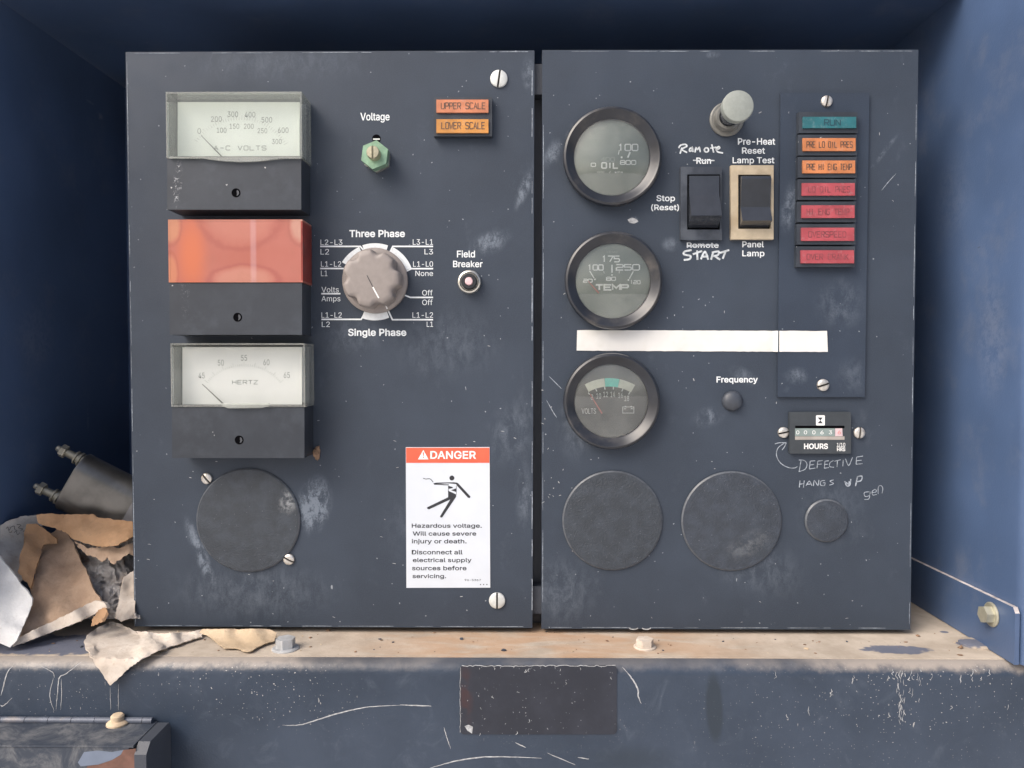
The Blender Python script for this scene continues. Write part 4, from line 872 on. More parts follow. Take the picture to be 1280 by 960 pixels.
# selector knob
cb = P(470, 351.5, 0)
bm = bmesh.new(); k_ = U
add_lathe(bm, cb, [(38 * k_, .0004), (40.5 * k_, .0010), (40.5 * k_, .0042), (39 * k_, .0050), (34 * k_, .0056), (0, .0056)], 72)
kn = obj("selector_knob", bm, M['knob'], pl, True)
bm = bmesh.new()
NF = 7
def flute(a, h):
    v = max(0, math.cos(NF * (a - math.radians(-52 + 180 / NF)))) ** .8
    return 1 - (.15 if h < .0178 else .16) * v
add_lathe(bm, cb, [(36 * k_, .0055), (35.5 * k_, .0150), (34.5 * k_, .0168), (32.5 * k_, .0178), (27 * k_, .0180), (0, .0179)], 140, 0, flute)
obj("grip", bm, M['knob'], kn, True, 50)
bm = bmesh.new(); hK = .01815
add_ribbon(bm, [c4(374, 437), c4(411, 505)], 1.7, hK); add_ribbon(bm, [c4(338, 365), c4(374, 437)], .8, hK, 1)
obj("pointer_line", bm, [M['white'], M['dark_ink']], kn, normals=False)
bm = bmesh.new(); add_ribbon(bm, [c4(452, 545), c4(463, 572)], 1.7, .0057); obj("skirt_mark", bm, M['white'], kn, normals=False)

# voltage adjuster: locking nut, washer nut, slotted stud
bm = bmesh.new(); c = P(472.5, 199.5, 0)
def hexpts(c, r, tw): return [(c.x + r * math.cos(math.radians(60 * k + tw)), 0, c.z + r * math.sin(math.radians(60 * k + tw))) for k in range(6)]
add_prism(bm, hexpts(c, 17.5 * U, 28), -.0045, -.0002); bevel(bm, .0006, 2)
va = obj("voltage_adjuster", bm, M['steel'], pl)
bm = bmesh.new(); c2 = P(468.2, 197.5, .0046); add_prism(bm, hexpts(c, 17.6 * U, 22), -.0115, -.0047); bevel(bm, .0007, 2); obj("lock_nut", bm, M['green'], va)
bm = bmesh.new(); add_lathe(bm, c, [(8 * U, .0112), (8 * U, .0165), (7.2 * U, .0178), (0, .0180)], 32)
for sx in (-1, 1):
    bmesh.ops.bisect_plane(bm, geom=bm.verts[:] + bm.edges[:] + bm.faces[:], plane_co=(c.x + sx * .0006, 0, 0), plane_no=(1, 0, 0))
fs = [f for f in bm.faces if abs(f.calc_center_median().x - c.x) < .0006 and f.calc_center_median().y < -.0168]
res = bmesh.ops.extrude_face_region(bm, geom=fs)
for v in [g for g in res['geom'] if isinstance(g, bmesh.types.BMVert)]: v.co.y = -.0160
bmesh.ops.delete(bm, geom=fs, context='FACES')
obj("slotted_stud", bm, simple('brassy_stud', (.42, .39, .28), .35, .6, var=.15, scale=300), va, True)
bm = bmesh.new(); c = P(470.5, 173.5, .0001); add_lathe(bm, c, [(0, .0001), (5.2 * U, .0001), (5.4 * U, 0)], 24)
ho = obj("locating_hole", bm, M['hole'], pl)
bm = bmesh.new(); add_poly(bm, [(466.3, 173), (474.8, 173), (474.8, 174.8), (466.3, 174.8)], .0003); obj("tab", bm, M['screw_bright'], ho, normals=False)
# scale lamps
def lamp(parent, bez, lens, h, lm, word, wx, wm, name="indicator_lamp", wpx=.95, gap=.32):
    bm = bmesh.new(); add_prism(bm, quad(*bez, h), -h, -.0003); bevel(bm, .0006, 2)
    root = obj(name, bm, M['meter'], parent)
    return root
def lens(root, r, h, lm, word, wx, yt, yb, wm, wpx=.95, gap=.32):
    wpx *= 1.2
    bm = bmesh.new(); add_prism(bm, quad(*r, h), -h, -h + .0024); bevel(bm, .0005, 2)
    obj("lens", bm, lm, root)
    strokes("lettering", word, wx[0], wx[1], yt, yb, h + .00012, wpx, wm, root, gap)
M['lamp_ink'] = simple("dark_lamp_print", (.09, .055, .04), .6, var=.3, scale=400)
M['lamp_ink_red'] = simple("faded_red_lamp_print", (.22, .05, .06), .6, var=.3, scale=300)
M['lamp_ink_teal'] = simple("faded_teal_lamp_print", (.012, .05, .07), .6, var=.3, scale=300)
r = lamp(pl, (542.5, 121.5, 615, 170.3), None, .005, None, None, None, None, "scale_lamp_pair")
lens(r, (545.5, 124.5, 610.5, 140.6), .0064, M['peach'], "UPPER SCALE", (551, 607), 128, 136.5, M['lamp_ink'], .85)
lens(r, (545.5, 149, 610.5, 166), .0064, M['amber'], "LOWER SCALE", (551.5, 606.5), 152.5, 161.5, M['lamp_ink'], .9)
screw(623.7, 98.7, .0002, 10.8, 8, pl, SM2); screw(621.4, 750.5, .0002, 10.3, 0, pl, SM2)
# field breaker
bm = bmesh.new(); c = P(587, 353, 0)
add_lathe(bm, c, [(14.6 * U, .0002), (14.6 * U, .003), (13.6 * U, .0042), (12 * U, .0046), (11.4 * U, .004), (11.4 * U, .0026), (9.5 * U, .0024), (0, .0024)], 48)
fb = obj("breaker_button", bm, M['steel'], pl, True)
bm = bmesh.new(); add_lathe(bm, c, [(9.6 * U, .0026), (9.6 * U, .0060), (8.6 * U, .0068), (5.6 * U, .0068), (5.4 * U, .0046), (0, .0046)], 40); obj("collar", bm, M['black'], fb, True)
bm = bmesh.new(); add_lathe(bm, c, [(5.1 * U, .0048), (5.0 * U, .0072), (4.2 * U, .0078), (0, .0080)], 32); obj("push_button", bm, M['pink'], fb, True)
# blank cover
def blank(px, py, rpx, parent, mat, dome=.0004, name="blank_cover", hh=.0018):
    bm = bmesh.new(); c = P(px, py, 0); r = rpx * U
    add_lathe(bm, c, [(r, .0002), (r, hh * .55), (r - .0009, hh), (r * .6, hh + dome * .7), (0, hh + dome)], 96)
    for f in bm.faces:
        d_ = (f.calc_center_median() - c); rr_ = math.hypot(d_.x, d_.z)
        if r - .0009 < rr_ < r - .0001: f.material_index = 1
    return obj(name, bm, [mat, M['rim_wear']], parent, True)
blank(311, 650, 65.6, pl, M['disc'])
screw(258.8, 598, .0003, 7, -40, pl); screw(361.5, 699, .0003, 7, -62, pl)
# danger sticker
st_h = .0003
bm = bmesh.new(); add_prism(bm, [P(507.2, 559, st_h), P(612, 558.8, st_h), P(612.8, 734.6, st_h), P(508, 734.8, st_h)], -st_h, -.00012); stk = obj("danger_sticker", bm, M['sticker'], pl)
c6 = crop(480, 540, 6.4); c7 = crop(480, 670, 6.4)
bm = bmesh.new(); add_poly(bm, [c6(176, 126), c6(843, 126), c6(843, 247), c6(177, 247)], st_h + .0001); obj("red_header", bm, M['red_ink'], stk, normals=False)
bm = bmesh.new(); h2 = st_h + .0002
a, b = c6(370, 152), c6(735, 215); add_text(bm, "DANGER", a[0], b[0], a[1], b[1], h2, .028)
add_poly(bm, [c6(272, 219), c6(315, 143), c6(356, 219)], h2)
add_poly(bm, [c6(310, 163), c6(320, 163), c6(317, 195), c6(313, 195)], h2 + .00008, 1); add_poly(bm, [c6(311, 200), c6(319, 200), c6(319, 209), c6(311, 209)], h2 + .00008, 1)
obj("header_lettering", bm, [M['white'], M['red_ink']], stk, normals=False)
bm = bmesh.new(); h1 = st_h + .0001
add_poly(bm, [c6(x, y) for x, y in circ(543, 368, 20, 20)[:-1]], h1)
add_poly(bm, [c6(*p) for p in ((395, 410), (420, 405), (560, 402), (585, 405), (592, 410), (575, 416), (520, 411), (415, 415), (520, 420), (515, 427), (402, 421))], h1)
add_ribbon(bm, smoothpts([c6(312, 370), c6(335, 376), c6(365, 374), c6(380, 385), c6(394, 402)], 5), .8, h1)
add_poly(bm, [c6(*p) for p in ((574, 412), (593, 410), (691, 515), (687, 528), (672, 526), (582, 428))], h1 + 2e-5)
add_poly(bm, [c6(*p) for p in ((513, 430), (548, 440), (552, 447), (522, 455), (513, 450))], h1)
add_poly(bm, [c6(*p) for p in ((578, 450), (578, 480), (536, 466))], h1)
add_ribbon(bm, [c6(515, 448), c6(514, 480)], .6, h1 + 2e-5); add_ribbon(bm, [c6(579, 428), c6(579, 500)], .5, h1 + 3e-5)
add_poly(bm, [c6(*p) for p in ((513, 470), (545, 484), (578, 500), (577, 518), (468, 680), (455, 686), (447, 676), (530, 540), (362, 618), (346, 614), (346, 602), (513, 522))], h1)
obj("pictogram", bm, M['dark_ink'], stk, normals=False)
bm = bmesh.new()
for s, x0, x1, y0, y1, cc in (("Hazardous voltage.", 222, 782, 733, 766, c6), ("Will cause severe", 230, 738, 796, 829, c6), ("injury or death.", 222, 660, 857, 891, c6),
                              ("Disconnect all", 222, 628, 112, 147, c7), ("electrical supply", 230, 700, 176, 209, c7), ("sources before", 224, 660, 240, 274, c7), ("servicing.", 228, 496, 305, 337, c7)):
    a, b = cc(x0, y0), cc(x1, y1); add_text(bm, s, a[0], b[0], a[1], b[1], h1, .022)
a, b = c7(645, 345), c7(775, 360); add_text(bm, "96-5367", a[0], b[0], a[1], b[1], h1, 0)
for x in (772, 797, 823): add_poly(bm, [c7(x + i * 4, y) for i, y in ((-1, 384), (1, 384), (1, 392), (-1, 392))], h1)
obj("warning_text", bm, M['dark_ink'], stk, normals=False)
# lump of dried mud
bm = bmesh.new(); bmesh.ops.create_icosphere(bm, subdivisions=4, radius=1)
for v in bm.verts:
    q = 1 + .45 * noise.noise(v.co * 1.7) + .25 * noise.noise(v.co * 5)
    v.co = Vector((v.co.x * 4.6 * U * q, v.co.y * 3 * U * q, v.co.z * 7.5 * U * q * (1 + .3 * v.co.x)))
c = P(396, 566, .0008)
for v in bm.verts: v.co += c
tag(obj("mud_nest", bm, M['mud'], None, True), "small brown lump of dried mud stuck at the lower right corner of the bottom meter", "mud lump")

# ------------------------------------------------------------------ right panel
pr = thing("engine_panel", "right grey control panel with round gauges, two rocker switches and a column of warning lamps", "control panel", P(910, 425))
def marksR(bm):
    h = .00012
    for k in range(40):
        x = random.uniform(685, 1138) if k % 3 else random.uniform(676, 705); y = random.uniform(80, 780) if k % 3 else random.uniform(480, 640); q = random.uniform(.5, 2.2); a = random.uniform(-1.6, 1.6)
        add_ribbon(bm, [(x, y), (x + q * math.cos(a), y + q * math.sin(a)), (x + 2 * q * math.cos(a), y + 2 * q * math.sin(a) + .4)], random.uniform(.4, 1.1), h + k * 1e-6, 1, taper=True)
    for pts in ([(1120, 217), (1110, 228), (1102, 238)], [(683, 500), (692, 516), (696, 522)], [(686, 470), (694, 478), (702, 486)]):
        add_ribbon(bm, smoothpts(pts), .9, h, 2, taper=True)
    for x in (792, 808):
        add_ribbon(bm, circ(x, 784.5, 5.5, 10, 10, 170, 2.2), 1.4, h, 1)  # pale crescents painted for the glints of drips on the bottom edge
    pts = [(785 + random.uniform(-1, 1), 274.5), (790, 272), (796, 274), (798, 277), (793, 279.5), (787, 278.5)]
    add_poly(bm, pts, h, 1)
_mR = marksR
def marksR2(bm):
    _mR(bm); edge_rub(bm, (679.5, 66), (678.4, 780), 20); edge_rub(bm, (690, 64.2), (1140, 63.8), 18); edge_rub(bm, (1146.3, 70), (1136.6, 780), 16); edge_rub(bm, (682, 784.2), (1130, 785.2), 20)
marksR = marksR2
panel_sheet([(677.8, 62.5), (1148, 62), (1138, 787.3), (676.8, 786)], M['panelR'], pr, marksR)
def gauge(name, cx, cy, r_out, fcx, fcy, fr, dm, bulge=.0016):
    # panel centre found from the rim and the recessed face
    h_rim, h_face = .0085, .0042
    c = P(cx, cy, h_rim); rr = r_out * U * (1 - h_rim / .484); fi = fr * U * (1 - h_face / .484)
    bm = bmesh.new(); c0 = Vector((c.x, 0, c.z))
    add_lathe(bm, c0, [(rr - .0012, .0003), (rr - .0003, .0030), (rr, .0062), (rr - .0006, .0080), (rr - .0018, .0086), (rr - .0030, .0080), (fi + .0012, .0048), (fi + .0002, .0044), (fi, .0036), (fi, .0012), (0, .0012)], 96)
    g = obj(name, bm, M['bezel'], pr, True, 40)
    bm = bmesh.new(); add_lathe(bm, c0, [(fi - .0001, .0014), (fi - .0001, .0022), (0, .0022)], 72); obj("dial_face", bm, dm, g)
    bm = bmesh.new(); R0 = .05
    prf = [(fi * k / 8, 0.0044 + bulge * (1 - (k / 8) ** 2)) for k in range(8, -1, -1)]
    prf[-1] = (0, prf[-1][1]); add_lathe(bm, c0, prf, 72); obj("glass", bm, M['glass'], g, True, 80)
    return g, c0
HF = .0022 + .0001
g1, _ = gauge("oil_pressure_gauge", 766, 194.3, 61.8, 765.3, 197, 47, M['dial'], .0034)
ga = crop(690, 110, 6); gb = crop(690, 270, 6); gc = crop(690, 420, 6)
def gs(g, cc, s, x0, x1, y0, y1, w=1.2, mat='dial_white', gap=.25, slant=0):
    a, b = cc(x0, y0), cc(x1, y1); strokes("numerals", s, a[0], b[0], a[1], b[1], HF, w * 1.22, M[mat], g, gap, slant)
gs(g1, ga, "100", 490, 648, 418, 474, 1.2); gs(g1, ga, "OIL", 368, 500, 555, 607, 1.5); gs(g1, ga, "800", 510, 632, 540, 577, 1.0); gs(g1, ga, "400", 365, 472, 518, 552, .8, 'dial_dim'); gs(g1, ga, "0", 290, 330, 560, 592, .9)
bm = bmesh.new()
a = ga(0, 0)
add_ribbon(bm, [ga(505, 465), ga(497, 500)], 1.0, HF); add_ribbon(bm, [ga(586, 480), ga(568, 522)], 2.2, HF); add_poly(bm, [ga(x, y) for x, y in circ(522, 520, 8, 12)[:-1]], HF)
add_text(bm, "LB/IN2", ga(340, 0)[0], ga(392, 0)[0], ga(0, 625)[1], ga(0, 637)[1], HF, 0); add_ribbon(bm, [ga(440, 622), ga(430, 638)], .5, HF); add_text(bm, "kPa", ga(472, 0)[0], ga(530, 0)[0], ga(0, 624)[1], ga(0, 638)[1], HF, .01)
obj("scale_marks", bm, M['dial_white'], g1, normals=False)
def gneedle(g, a, b, w):
    bm = bmesh.new(); h = HF + .0009; A = P(*a, h); B = P(*b, h); dd = B - A; nrm = Vector((-dd.z, 0, dd.x)).normalized() * w * U
    add_prism(bm, [A + nrm * .5, A - nrm * .5, B - nrm, B + nrm], -h, -h + .0005); obj("needle", bm, M['red_needle'], g)
g2, _ = gauge("temperature_gauge", 767.4, 350.2, 61.3, 767.3, 351.3, 46.5, M['dial'])
gs(g2, gb, "175", 368, 510, 296, 348, 1.2, gap=.2); gs(g2, gb, "100", 262, 388, 362, 410, 1.2, gap=.2); gs(g2, gb, "250", 478, 660, 360, 410, 1.2, gap=.2); gs(g2, gb, "TEMP", 322, 578, 510, 560, 1.7, gap=.18)
gs(g2, gb, "80", 405, 480, 455, 487, 1.0); gs(g2, gb, "120", 582, 665, 480, 512, 1.0); gs(g2, gb, "20", 232, 305, 470, 500, 1.0)
bm = bmesh.new()
add_ribbon(bm, [gb(450, 365), gb(450, 425)], 1.9, HF); add_ribbon(bm, [gb(282, 412), gb(315, 465)], 1.4, HF); add_ribbon(bm, [gb(610, 415), gb(580, 470)], 1.4, HF)
for x, y in ((450, 442), (322, 475), (573, 480)): add_poly(bm, [gb(a, b) for a, b in circ(x, y, 7, 10)[:-1]], HF)
add_ribbon(bm, [gb(388, 412), gb(392, 430)], .8, HF); add_ribbon(bm, [gb(505, 412), gb(503, 430)], .8, HF)
obj("scale_marks", bm, M['dial_white'], g2, normals=False)
bm = bmesh.new(); add_text(bm, "TEMP", gb(405, 0)[0], gb(495, 0)[0], gb(0, 262)[1], gb(0, 278)[1], HF, 0);
obj("faded_print", bm, M['dial_dim'], g2, normals=False)
gneedle(g2, gb(272, 488), gb(352, 578), .8)
g3, _ = gauge("battery_gauge", 765, 501.8, 60.8, 764.7, 502, 46, M['dial_dark'])
bm = bmesh.new()
cx, cy = gc(430, 700)
def arcx(a): return math.degrees(math.atan2(a[1] - cy, a[0] - cx))
A0 = arcx(gc(262, 395)); A1 = arcx(gc(605, 400)); r_o = 64; r_i = 53.5
B0 = arcx(gc(398, 355)); B1 = arcx(gc(500, 355))
add_ribbon(bm, circ(cx, cy, (r_o + r_i) / 2, 12, A0, B0 - .2), r_o - r_i, HF, 0); add_ribbon(bm, circ(cx, cy, (r_o + r_i) / 2, 12, B1 + .2, A1), r_o - r_i, HF, 0); add_ribbon(bm, circ(cx, cy, (r_o + r_i) / 2, 12, B0, B1), r_o - r_i, HF, 1)
obj("voltage_band", bm, [M['cream_band'], M['cyan']], g3, normals=False)
bm = bmesh.new()
for a, b in (((272, 425), (283, 440)), ((328, 397), (336, 415)), ((395, 382), (398, 402)), ((460, 380), (460, 402)), ((532, 395), (524, 415)), ((585, 420), (574, 438))): add_ribbon(bm, [gc(*a), gc(*b)], 1.2, HF + 4e-5)
for s, x, y in (("8", 300, 458), ("10", 350, 450), ("12", 402, 438), ("14", 456, 438), ("16", 514, 445), ("18", 560, 468)):
    a, b = gc(x - (18 if len(s) > 1 else 9), y - 20), gc(x + (18 if len(s) > 1 else 9), y + 20); add_text(bm, s, a[0], b[0], a[1], b[1], HF, .004)
a, b = gc(222, 543), gc(330, 583); add_text(bm, "VOLTS", a[0], b[0], a[1], b[1], HF, .004)
add_ribbon(bm, [gc(530, 532), gc(614, 532), gc(614, 578), gc(530, 578)], .8, HF, 0, True)
add_ribbon(bm, [gc(538, 546), gc(556, 546)], .9, HF); add_ribbon(bm, [gc(590, 546), gc(606, 546)], .9, HF); add_ribbon(bm, [gc(545, 527), gc(558, 527)], .8, HF); add_ribbon(bm, [gc(588, 527), gc(600, 527)], .8, HF); add_ribbon(bm, [gc(598, 539), gc(598, 543.5)], .9, HF)
obj("dial_print", bm, M['dial_white'], g3, normals=False)
gneedle(g3, gc(285, 435), gc(376, 582), .9)

# push-pull knob
ck = crop(810, 100, 7.111)
bm = bmesh.new(); c = P(908.5, 149, .001)
c = Vector((c.x, 0, c.z))
add_lathe(bm, c, [(21 * U, .0002), (21 * U, .0014), (19.5 * U, .0022), (17 * U, .0022), (16.5 * U, .0050), (15 * U, .0060), (12 * U, .0060), (11.5 * U, .0045), (0, .0045)], 56)
pk = obj("preheat_button", bm, simple("dull_grey_collar", (.20, .20, .185), .45, .4, var=.15), pr, True)
bm = bmesh.new(); add_lathe(bm, c, [(10.8 * U, .0046), (10.8 * U, .012), (10.0 * U, .0125), (9.2 * U, .0165), (9.2 * U, .0240)], 40); obj("stem", bm, simple("dark_chrome_stem", (.16, .18, .22), .25, .8), pk, True)
bm = bmesh.new(); add_lathe(bm, c, [(0, .0205), (16.5 * U, .0205), (18.2 * U, .0212), (18.5 * U, .0225), (18.5 * U, .0250), (17.9 * U, .0260), (16.5 * U, .0263), (0, .0264)], 56); obj("button_head", bm, simple("pale_button_plastic", (.26, .285, .265), .5, var=.06, scale=400), pk, True)
# rocker switches
cs = crop(810, 200, 7.111)
def rocker(name, fr, op, prof, fm, rm, hfr=.0032):
    bm = bmesh.new()
    o = quad(*fr, hfr); i = quad(*op, hfr)
    ov = [[bm.verts.new((p.x, y, p.z)) for p in o] for y in (-.0002, -hfr)]; iv = [[bm.verts.new((p.x, y, p.z)) for p in i] for y in (-.0002, -hfr)]
    for k in range(4):
        j = (k + 1) % 4
        bm.faces.new((ov[0][k], ov[0][j], ov[1][j], ov[1][k])); bm.faces.new((ov[1][k], ov[1][j], iv[1][j], iv[1][k])); bm.faces.new((iv[1][k], iv[1][j], iv[0][j], iv[0][k]))
    bevel(bm, .0006, 2, 30, lambda e: all(abs(v.co.y + hfr) < 1e-5 for v in e.verts))
    add_prism(bm, quad(op[0] - 1, op[1] - 1, op[2] + 1, op[3] + 1, hfr), -.0006, -.0003, 1)
    root = obj(name, bm, [fm, M['hole']], pr)
    bm = bmesh.new()
    xl = i[0].x + .0009; xr = i[1].x - .0009
    L = [bm.verts.new((xl, -h, z)) for z, h in prof]; Rr = [bm.verts.new((xr, -h, z)) for z, h in prof]
    bm.faces.new(L); bm.faces.new(Rr[::-1]); n = len(prof)
    for k in range(n): bm.faces.new((L[k], L[(k + 1) % n], Rr[(k + 1) % n], Rr[k]))
    bevel(bm, .0007, 3, 12)
    obj("rocker", bm, rm, root, True, 25)
    return root
M['rock'] = simple("glossy_black_rocker", (.026, .030, .038), .2, var=.12, scale=90, coat=.5)
M['frame_dark'] = simple("dark_switch_frame", (.030, .037, .050), .42, var=.15, scale=90, dirt=((.16, .18, .21), .25))
z1 = lambda py, h: P(880, py, h).z
rocker("rocker_switch", (850.8, 208.4, 902.5, 300), (859, 218, 900, 287), [(z1(219.5, .0015), .0012), (z1(220.5, .0035), .0052), (z1(243, .0048), .0054), (z1(247, .0062), .0064), (z1(261, .0090), .0100), (z1(269.5, .0115), .0118), (z1(285, .002), .0014)], M['frame_dark'], M['rock'])
rocker("rocker_switch", (913.8, 206.5, 967, 299.2), (922.8, 218.3, 963.4, 286), [(z1(219.5, .002), .0012), (z1(220.8, .0055), .0068), (z1(223.5, .0070), .0074), (z1(242, .0062), .0064), (z1(259, .0056), .0058), (z1(276, .0095), .0100), (z1(285, .002), .0014)], M['frame_cream'], M['rock'])
def tp(cc, s, x0, x1, y0, y1, off=.02):
    a, b = cc(x0, y0), cc(x1, y1); text("printed_legend", s, a[0], b[0], a[1], b[1], .00015, M['ink'], pr, off)
tp(ck, "Run", 430, 560, 690, 745); tp(ck, "Pre-Heat", 799, 1130, 517, 575); tp(ck, "Reset", 835, 1040, 600, 655); tp(ck, "Lamp Test", 752, 1123, 686, 740)
tp(cs, "Stop", 75, 240, 313, 366); tp(cs, "(Reset)", 28, 276, 396, 446); tp(cs, "Remote", 345, 628, 733, 780); tp(cs, "Panel", 838, 1030, 723, 776); tp(cs, "Lamp", 838, 1035, 803, 856)
cf = crop(860, 440, 6.4); tp(cf, "Frequency", 228, 558, 196, 244, .028)
def hand(name, cc, strokes_, w, mat, sm=4):
    bm = bmesh.new(); h = .00022
    for st in strokes_:
        p = [cc(*q) for q in st]
        p = smoothpts(p, sm) if len(p) > 2 else [p[0], tuple((Vector(p[0]) + Vector(p[1])) / 2), p[1]]
        add_ribbon(bm, p, w, h); h += 5e-6
    return obj(name, bm, mat, pr, normals=False)
hand("handwriting", ck, [[(285, 655), (302, 600)], [(272, 605), (290, 580), (330, 572), (345, 590), (300, 615), (348, 645)], [(395, 600), (372, 610), (370, 632), (390, 626), (394, 600), (400, 640)],
    [(418, 645), (426, 602), (440, 618), (456, 600), (464, 642)], circ(520, 622, 19, 10), [(566, 572), (584, 645)], [(552, 606), (608, 598)], [(602, 622), (636, 606), (628, 592), (606, 612), (622, 640), (668, 648)]], 1.9, M['chalk'])
hand("strike_line", ck, [[(400, 714), (590, 716)]], 1.5, M['chalk']); hand("strike_line", cs, [[(343, 768), (480, 760), (620, 752)]], 1.6, M['chalk'])
hand("handwriting", cs, [[(388, 800), (325, 815), (322, 840), (376, 852), (370, 880), (318, 888)], [(436, 803), (440, 888)], [(398, 838), (482, 808)], [(470, 882), (506, 815), (536, 886)], [(482, 860), (536, 856)],
    [(560, 886), (580, 820)], [(568, 824), (626, 812), (620, 845), (575, 855)], [(590, 852), (642, 886)], [(692, 806), (664, 878)], [(638, 826), (722, 800)]], 2.4, M['chalk'], 5)
ch = crop(960, 460, 6.4); cg = crop(680, 570, 2.909)
hand("handwriting", ch, [[(265, 735), (250, 825)], [(246, 736), (290, 740), (312, 770), (296, 810), (245, 830)], [(338, 745), (330, 808)], [(338, 745), (378, 742)], [(334, 776), (368, 772)], [(330, 808), (380, 800)],
    [(398, 745), (392, 802)], [(398, 745), (438, 740)], [(395, 771), (430, 768)], [(456, 745), (450, 802)], [(456, 745), (486, 742)], [(453, 772), (480, 770)], [(450, 802), (488, 796)], [(524, 740), (496, 758), (494, 788), (528, 794)],
    [(530, 746), (582, 734)], [(556, 740), (552, 792)], [(602, 735), (598, 786)], [(620, 726), (646, 780), (676, 714)], [(708, 714), (705, 770)], [(705, 770), (757, 765)], [(708, 713), (760, 704)], [(706, 742), (748, 738)]], .95, M['chalk_faint'])
hand("handwritten_arrow", ch, [[(55, 607), (92, 598), (146, 598)], [(146, 598), (132, 630), (112, 656)], [(130, 602), (80, 640), (68, 700), (100, 760), (160, 795), (210, 800), (236, 788)]], .95, M['chalk_faint'])
hand("handwriting", ch, [[(256, 900), (250, 956)], [(290, 900), (284, 956)], [(250, 930), (290, 925)], [(304, 942), (330, 905), (352, 942)], [(314, 930), (346, 928)], [(364, 945), (371, 900), (400, 940), (407, 895)],
    [(456, 900), (425, 905), (420, 935), (450, 940), (456, 918), (440, 920)], [(526, 895), (496, 905), (524, 925), (490, 937)]], 1.0, M['chalk_faint'])
hand("handwriting", ch, [[(614, 905), (630, 942), (655, 935), (662, 888)], [(624, 915), (645, 930), (650, 905)], [(640, 925), (662, 912)], [(700, 945), (716, 868)], [(714, 870), (751, 865), (745, 900), (705, 910)]], 1.5, M['chalk_faint'])
hand("handwriting", cg, [[(1182, 130), (1165, 133), (1168, 147), (1184, 143), (1185, 130), (1182, 155), (1165, 158)], [(1192, 134), (1208, 130), (1204, 121), (1193, 130), (1196, 142), (1210, 139)], [(1215, 138), (1216, 112), (1226, 108), (1232, 118), (1229, 136)]], .9, M['chalk_faint'])
# annunciator plate with its lamps
HP = .0020
bm = bmesh.new(); add_prism(bm, [P(976, 116, HP), P(1086.8, 116, HP), P(1081, 496.3, HP), P(972, 496.3, HP)], -HP, -.0003); bevel(bm, .0005, 2)
obj("lamp_plate", bm, M['plate'], pr)
screw(1033, 127, HP, 7.0, 12, pr); screw(1028.4, 481.3, HP, 7.5, 72, pr)
HB = HP + .0042; HLn = HB + .0012
rows = [((998.5, 140, 1072, 166.3), (1003.6, 146, 1070.3, 160), 'teal', "RUN", (1030, 1051), 'lamp_ink_teal'),
        ((998, 168.3, 1071.2, 194.2), (1003.6, 172.6, 1069.5, 188.6), 'orange', "PRE LO OIL PRES", (1008, 1066), 'lamp_ink'),
        ((997.5, 196, 1070.8, 222), (1003.4, 200.6, 1069, 216.4), 'orange', "PRE HI ENG TEMP", (1008, 1065), 'lamp_ink'),
        ((997, 224, 1070.2, 249.8), (1002.6, 228.8, 1068.6, 244.4), 'red', "LO OIL PRES", (1010, 1063), 'lamp_ink_red'),
        ((996.6, 252, 1069.8, 277.7), (1002.2, 256.6, 1068.2, 272.4), 'red', "HI ENG TEMP", (1008, 1062), 'lamp_ink_red'),
        ((996, 280, 1069.4, 305.7), (1001.8, 284.6, 1067.8, 301), 'red', "OVERSPEED", (1010, 1058), 'lamp_ink_red'),
        ((995.6, 308, 1068.8, 333.7), (1001.2, 312.8, 1067.6, 329), 'red', "OVER CRANK", (1008, 1061), 'lamp_ink_red')]
for bz, ln, lm, word, wx, im in rows:
    bm = bmesh.new(); add_prism(bm, quad(*bz, HB), -HB, -HP - .0001); bevel(bm, .0005, 2)
    root = obj("warning_lamp", bm, M['meter'], pr)
    mid = (ln[1] + ln[3]) / 2
    lens(root, ln, HLn, M[lm], word, wx, mid - 4.0, mid + 4.2, M[im], .8 if len(word) > 11 else 1.0, .34)
# frequency plug
bm = bmesh.new(); c = P(915, 501.3, 0); r = 12.8 * U
add_lathe(bm, c, [(r, .0002), (r, .001), (r * .93, .0022), (r * .7, .0034), (r * .35, .0041), (0, .0043)], 48); obj("hole_plug", bm, M['rubber'], pr, True)
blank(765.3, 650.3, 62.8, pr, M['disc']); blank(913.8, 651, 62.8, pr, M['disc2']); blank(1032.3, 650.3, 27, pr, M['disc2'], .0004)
# hour meter
bm = bmesh.new(); HH = .0028
o = rrect(987, 515, 1063.8, 567, 2); add_prism(bm, [P(x, y, HH) for x, y in o], -HH, -.0003); bevel(bm, .0004, 2)
hm = obj("hour_meter", bm, simple("hour_meter_black", (.040, .048, .056), .4, var=.1), pr)
h3 = HH + .0001
bm = bmesh.new(); add_poly(bm, [ch(*p) for p in ((218, 462), (612, 462), (612, 482), (218, 482))], h3); obj("window_shade", bm, M['hole'], hm, normals=False)
bm = bmesh.new(); add_poly(bm, [ch(*p) for p in ((216, 483), (535, 483), (535, 545), (216, 545))], h3, 0); add_poly(bm, [ch(*p) for p in ((537, 483), (594, 483), (598, 545), (537, 545))], h3, 1); add_poly(bm, [ch(*p) for p in ((216, 547), (612, 547), (612, 574), (216, 574))], h3, 2)
obj("digit_wheels", bm, [simple("grey_green_wheel", (.22, .28, .27), .5), simple("pink_wheel", (.62, .48, .50), .5), simple("beige_sill", (.36, .33, .30), .5)], hm, normals=False)
bm = bmesh.new(); h4 = h3 + .0001
for s, x in (("0", 238), ("0", 300), ("0", 367), ("6", 432), ("3", 500)):
    a, b = ch(x - 13, 500), ch(x + 13, 530); add_text(bm, s, a[0], b[0], a[1], b[1], h4, .01)
a, b = ch(557, 500), ch(583, 530); add_text(bm, "6", a[0], b[0], a[1], b[1], h4, .01, 1)
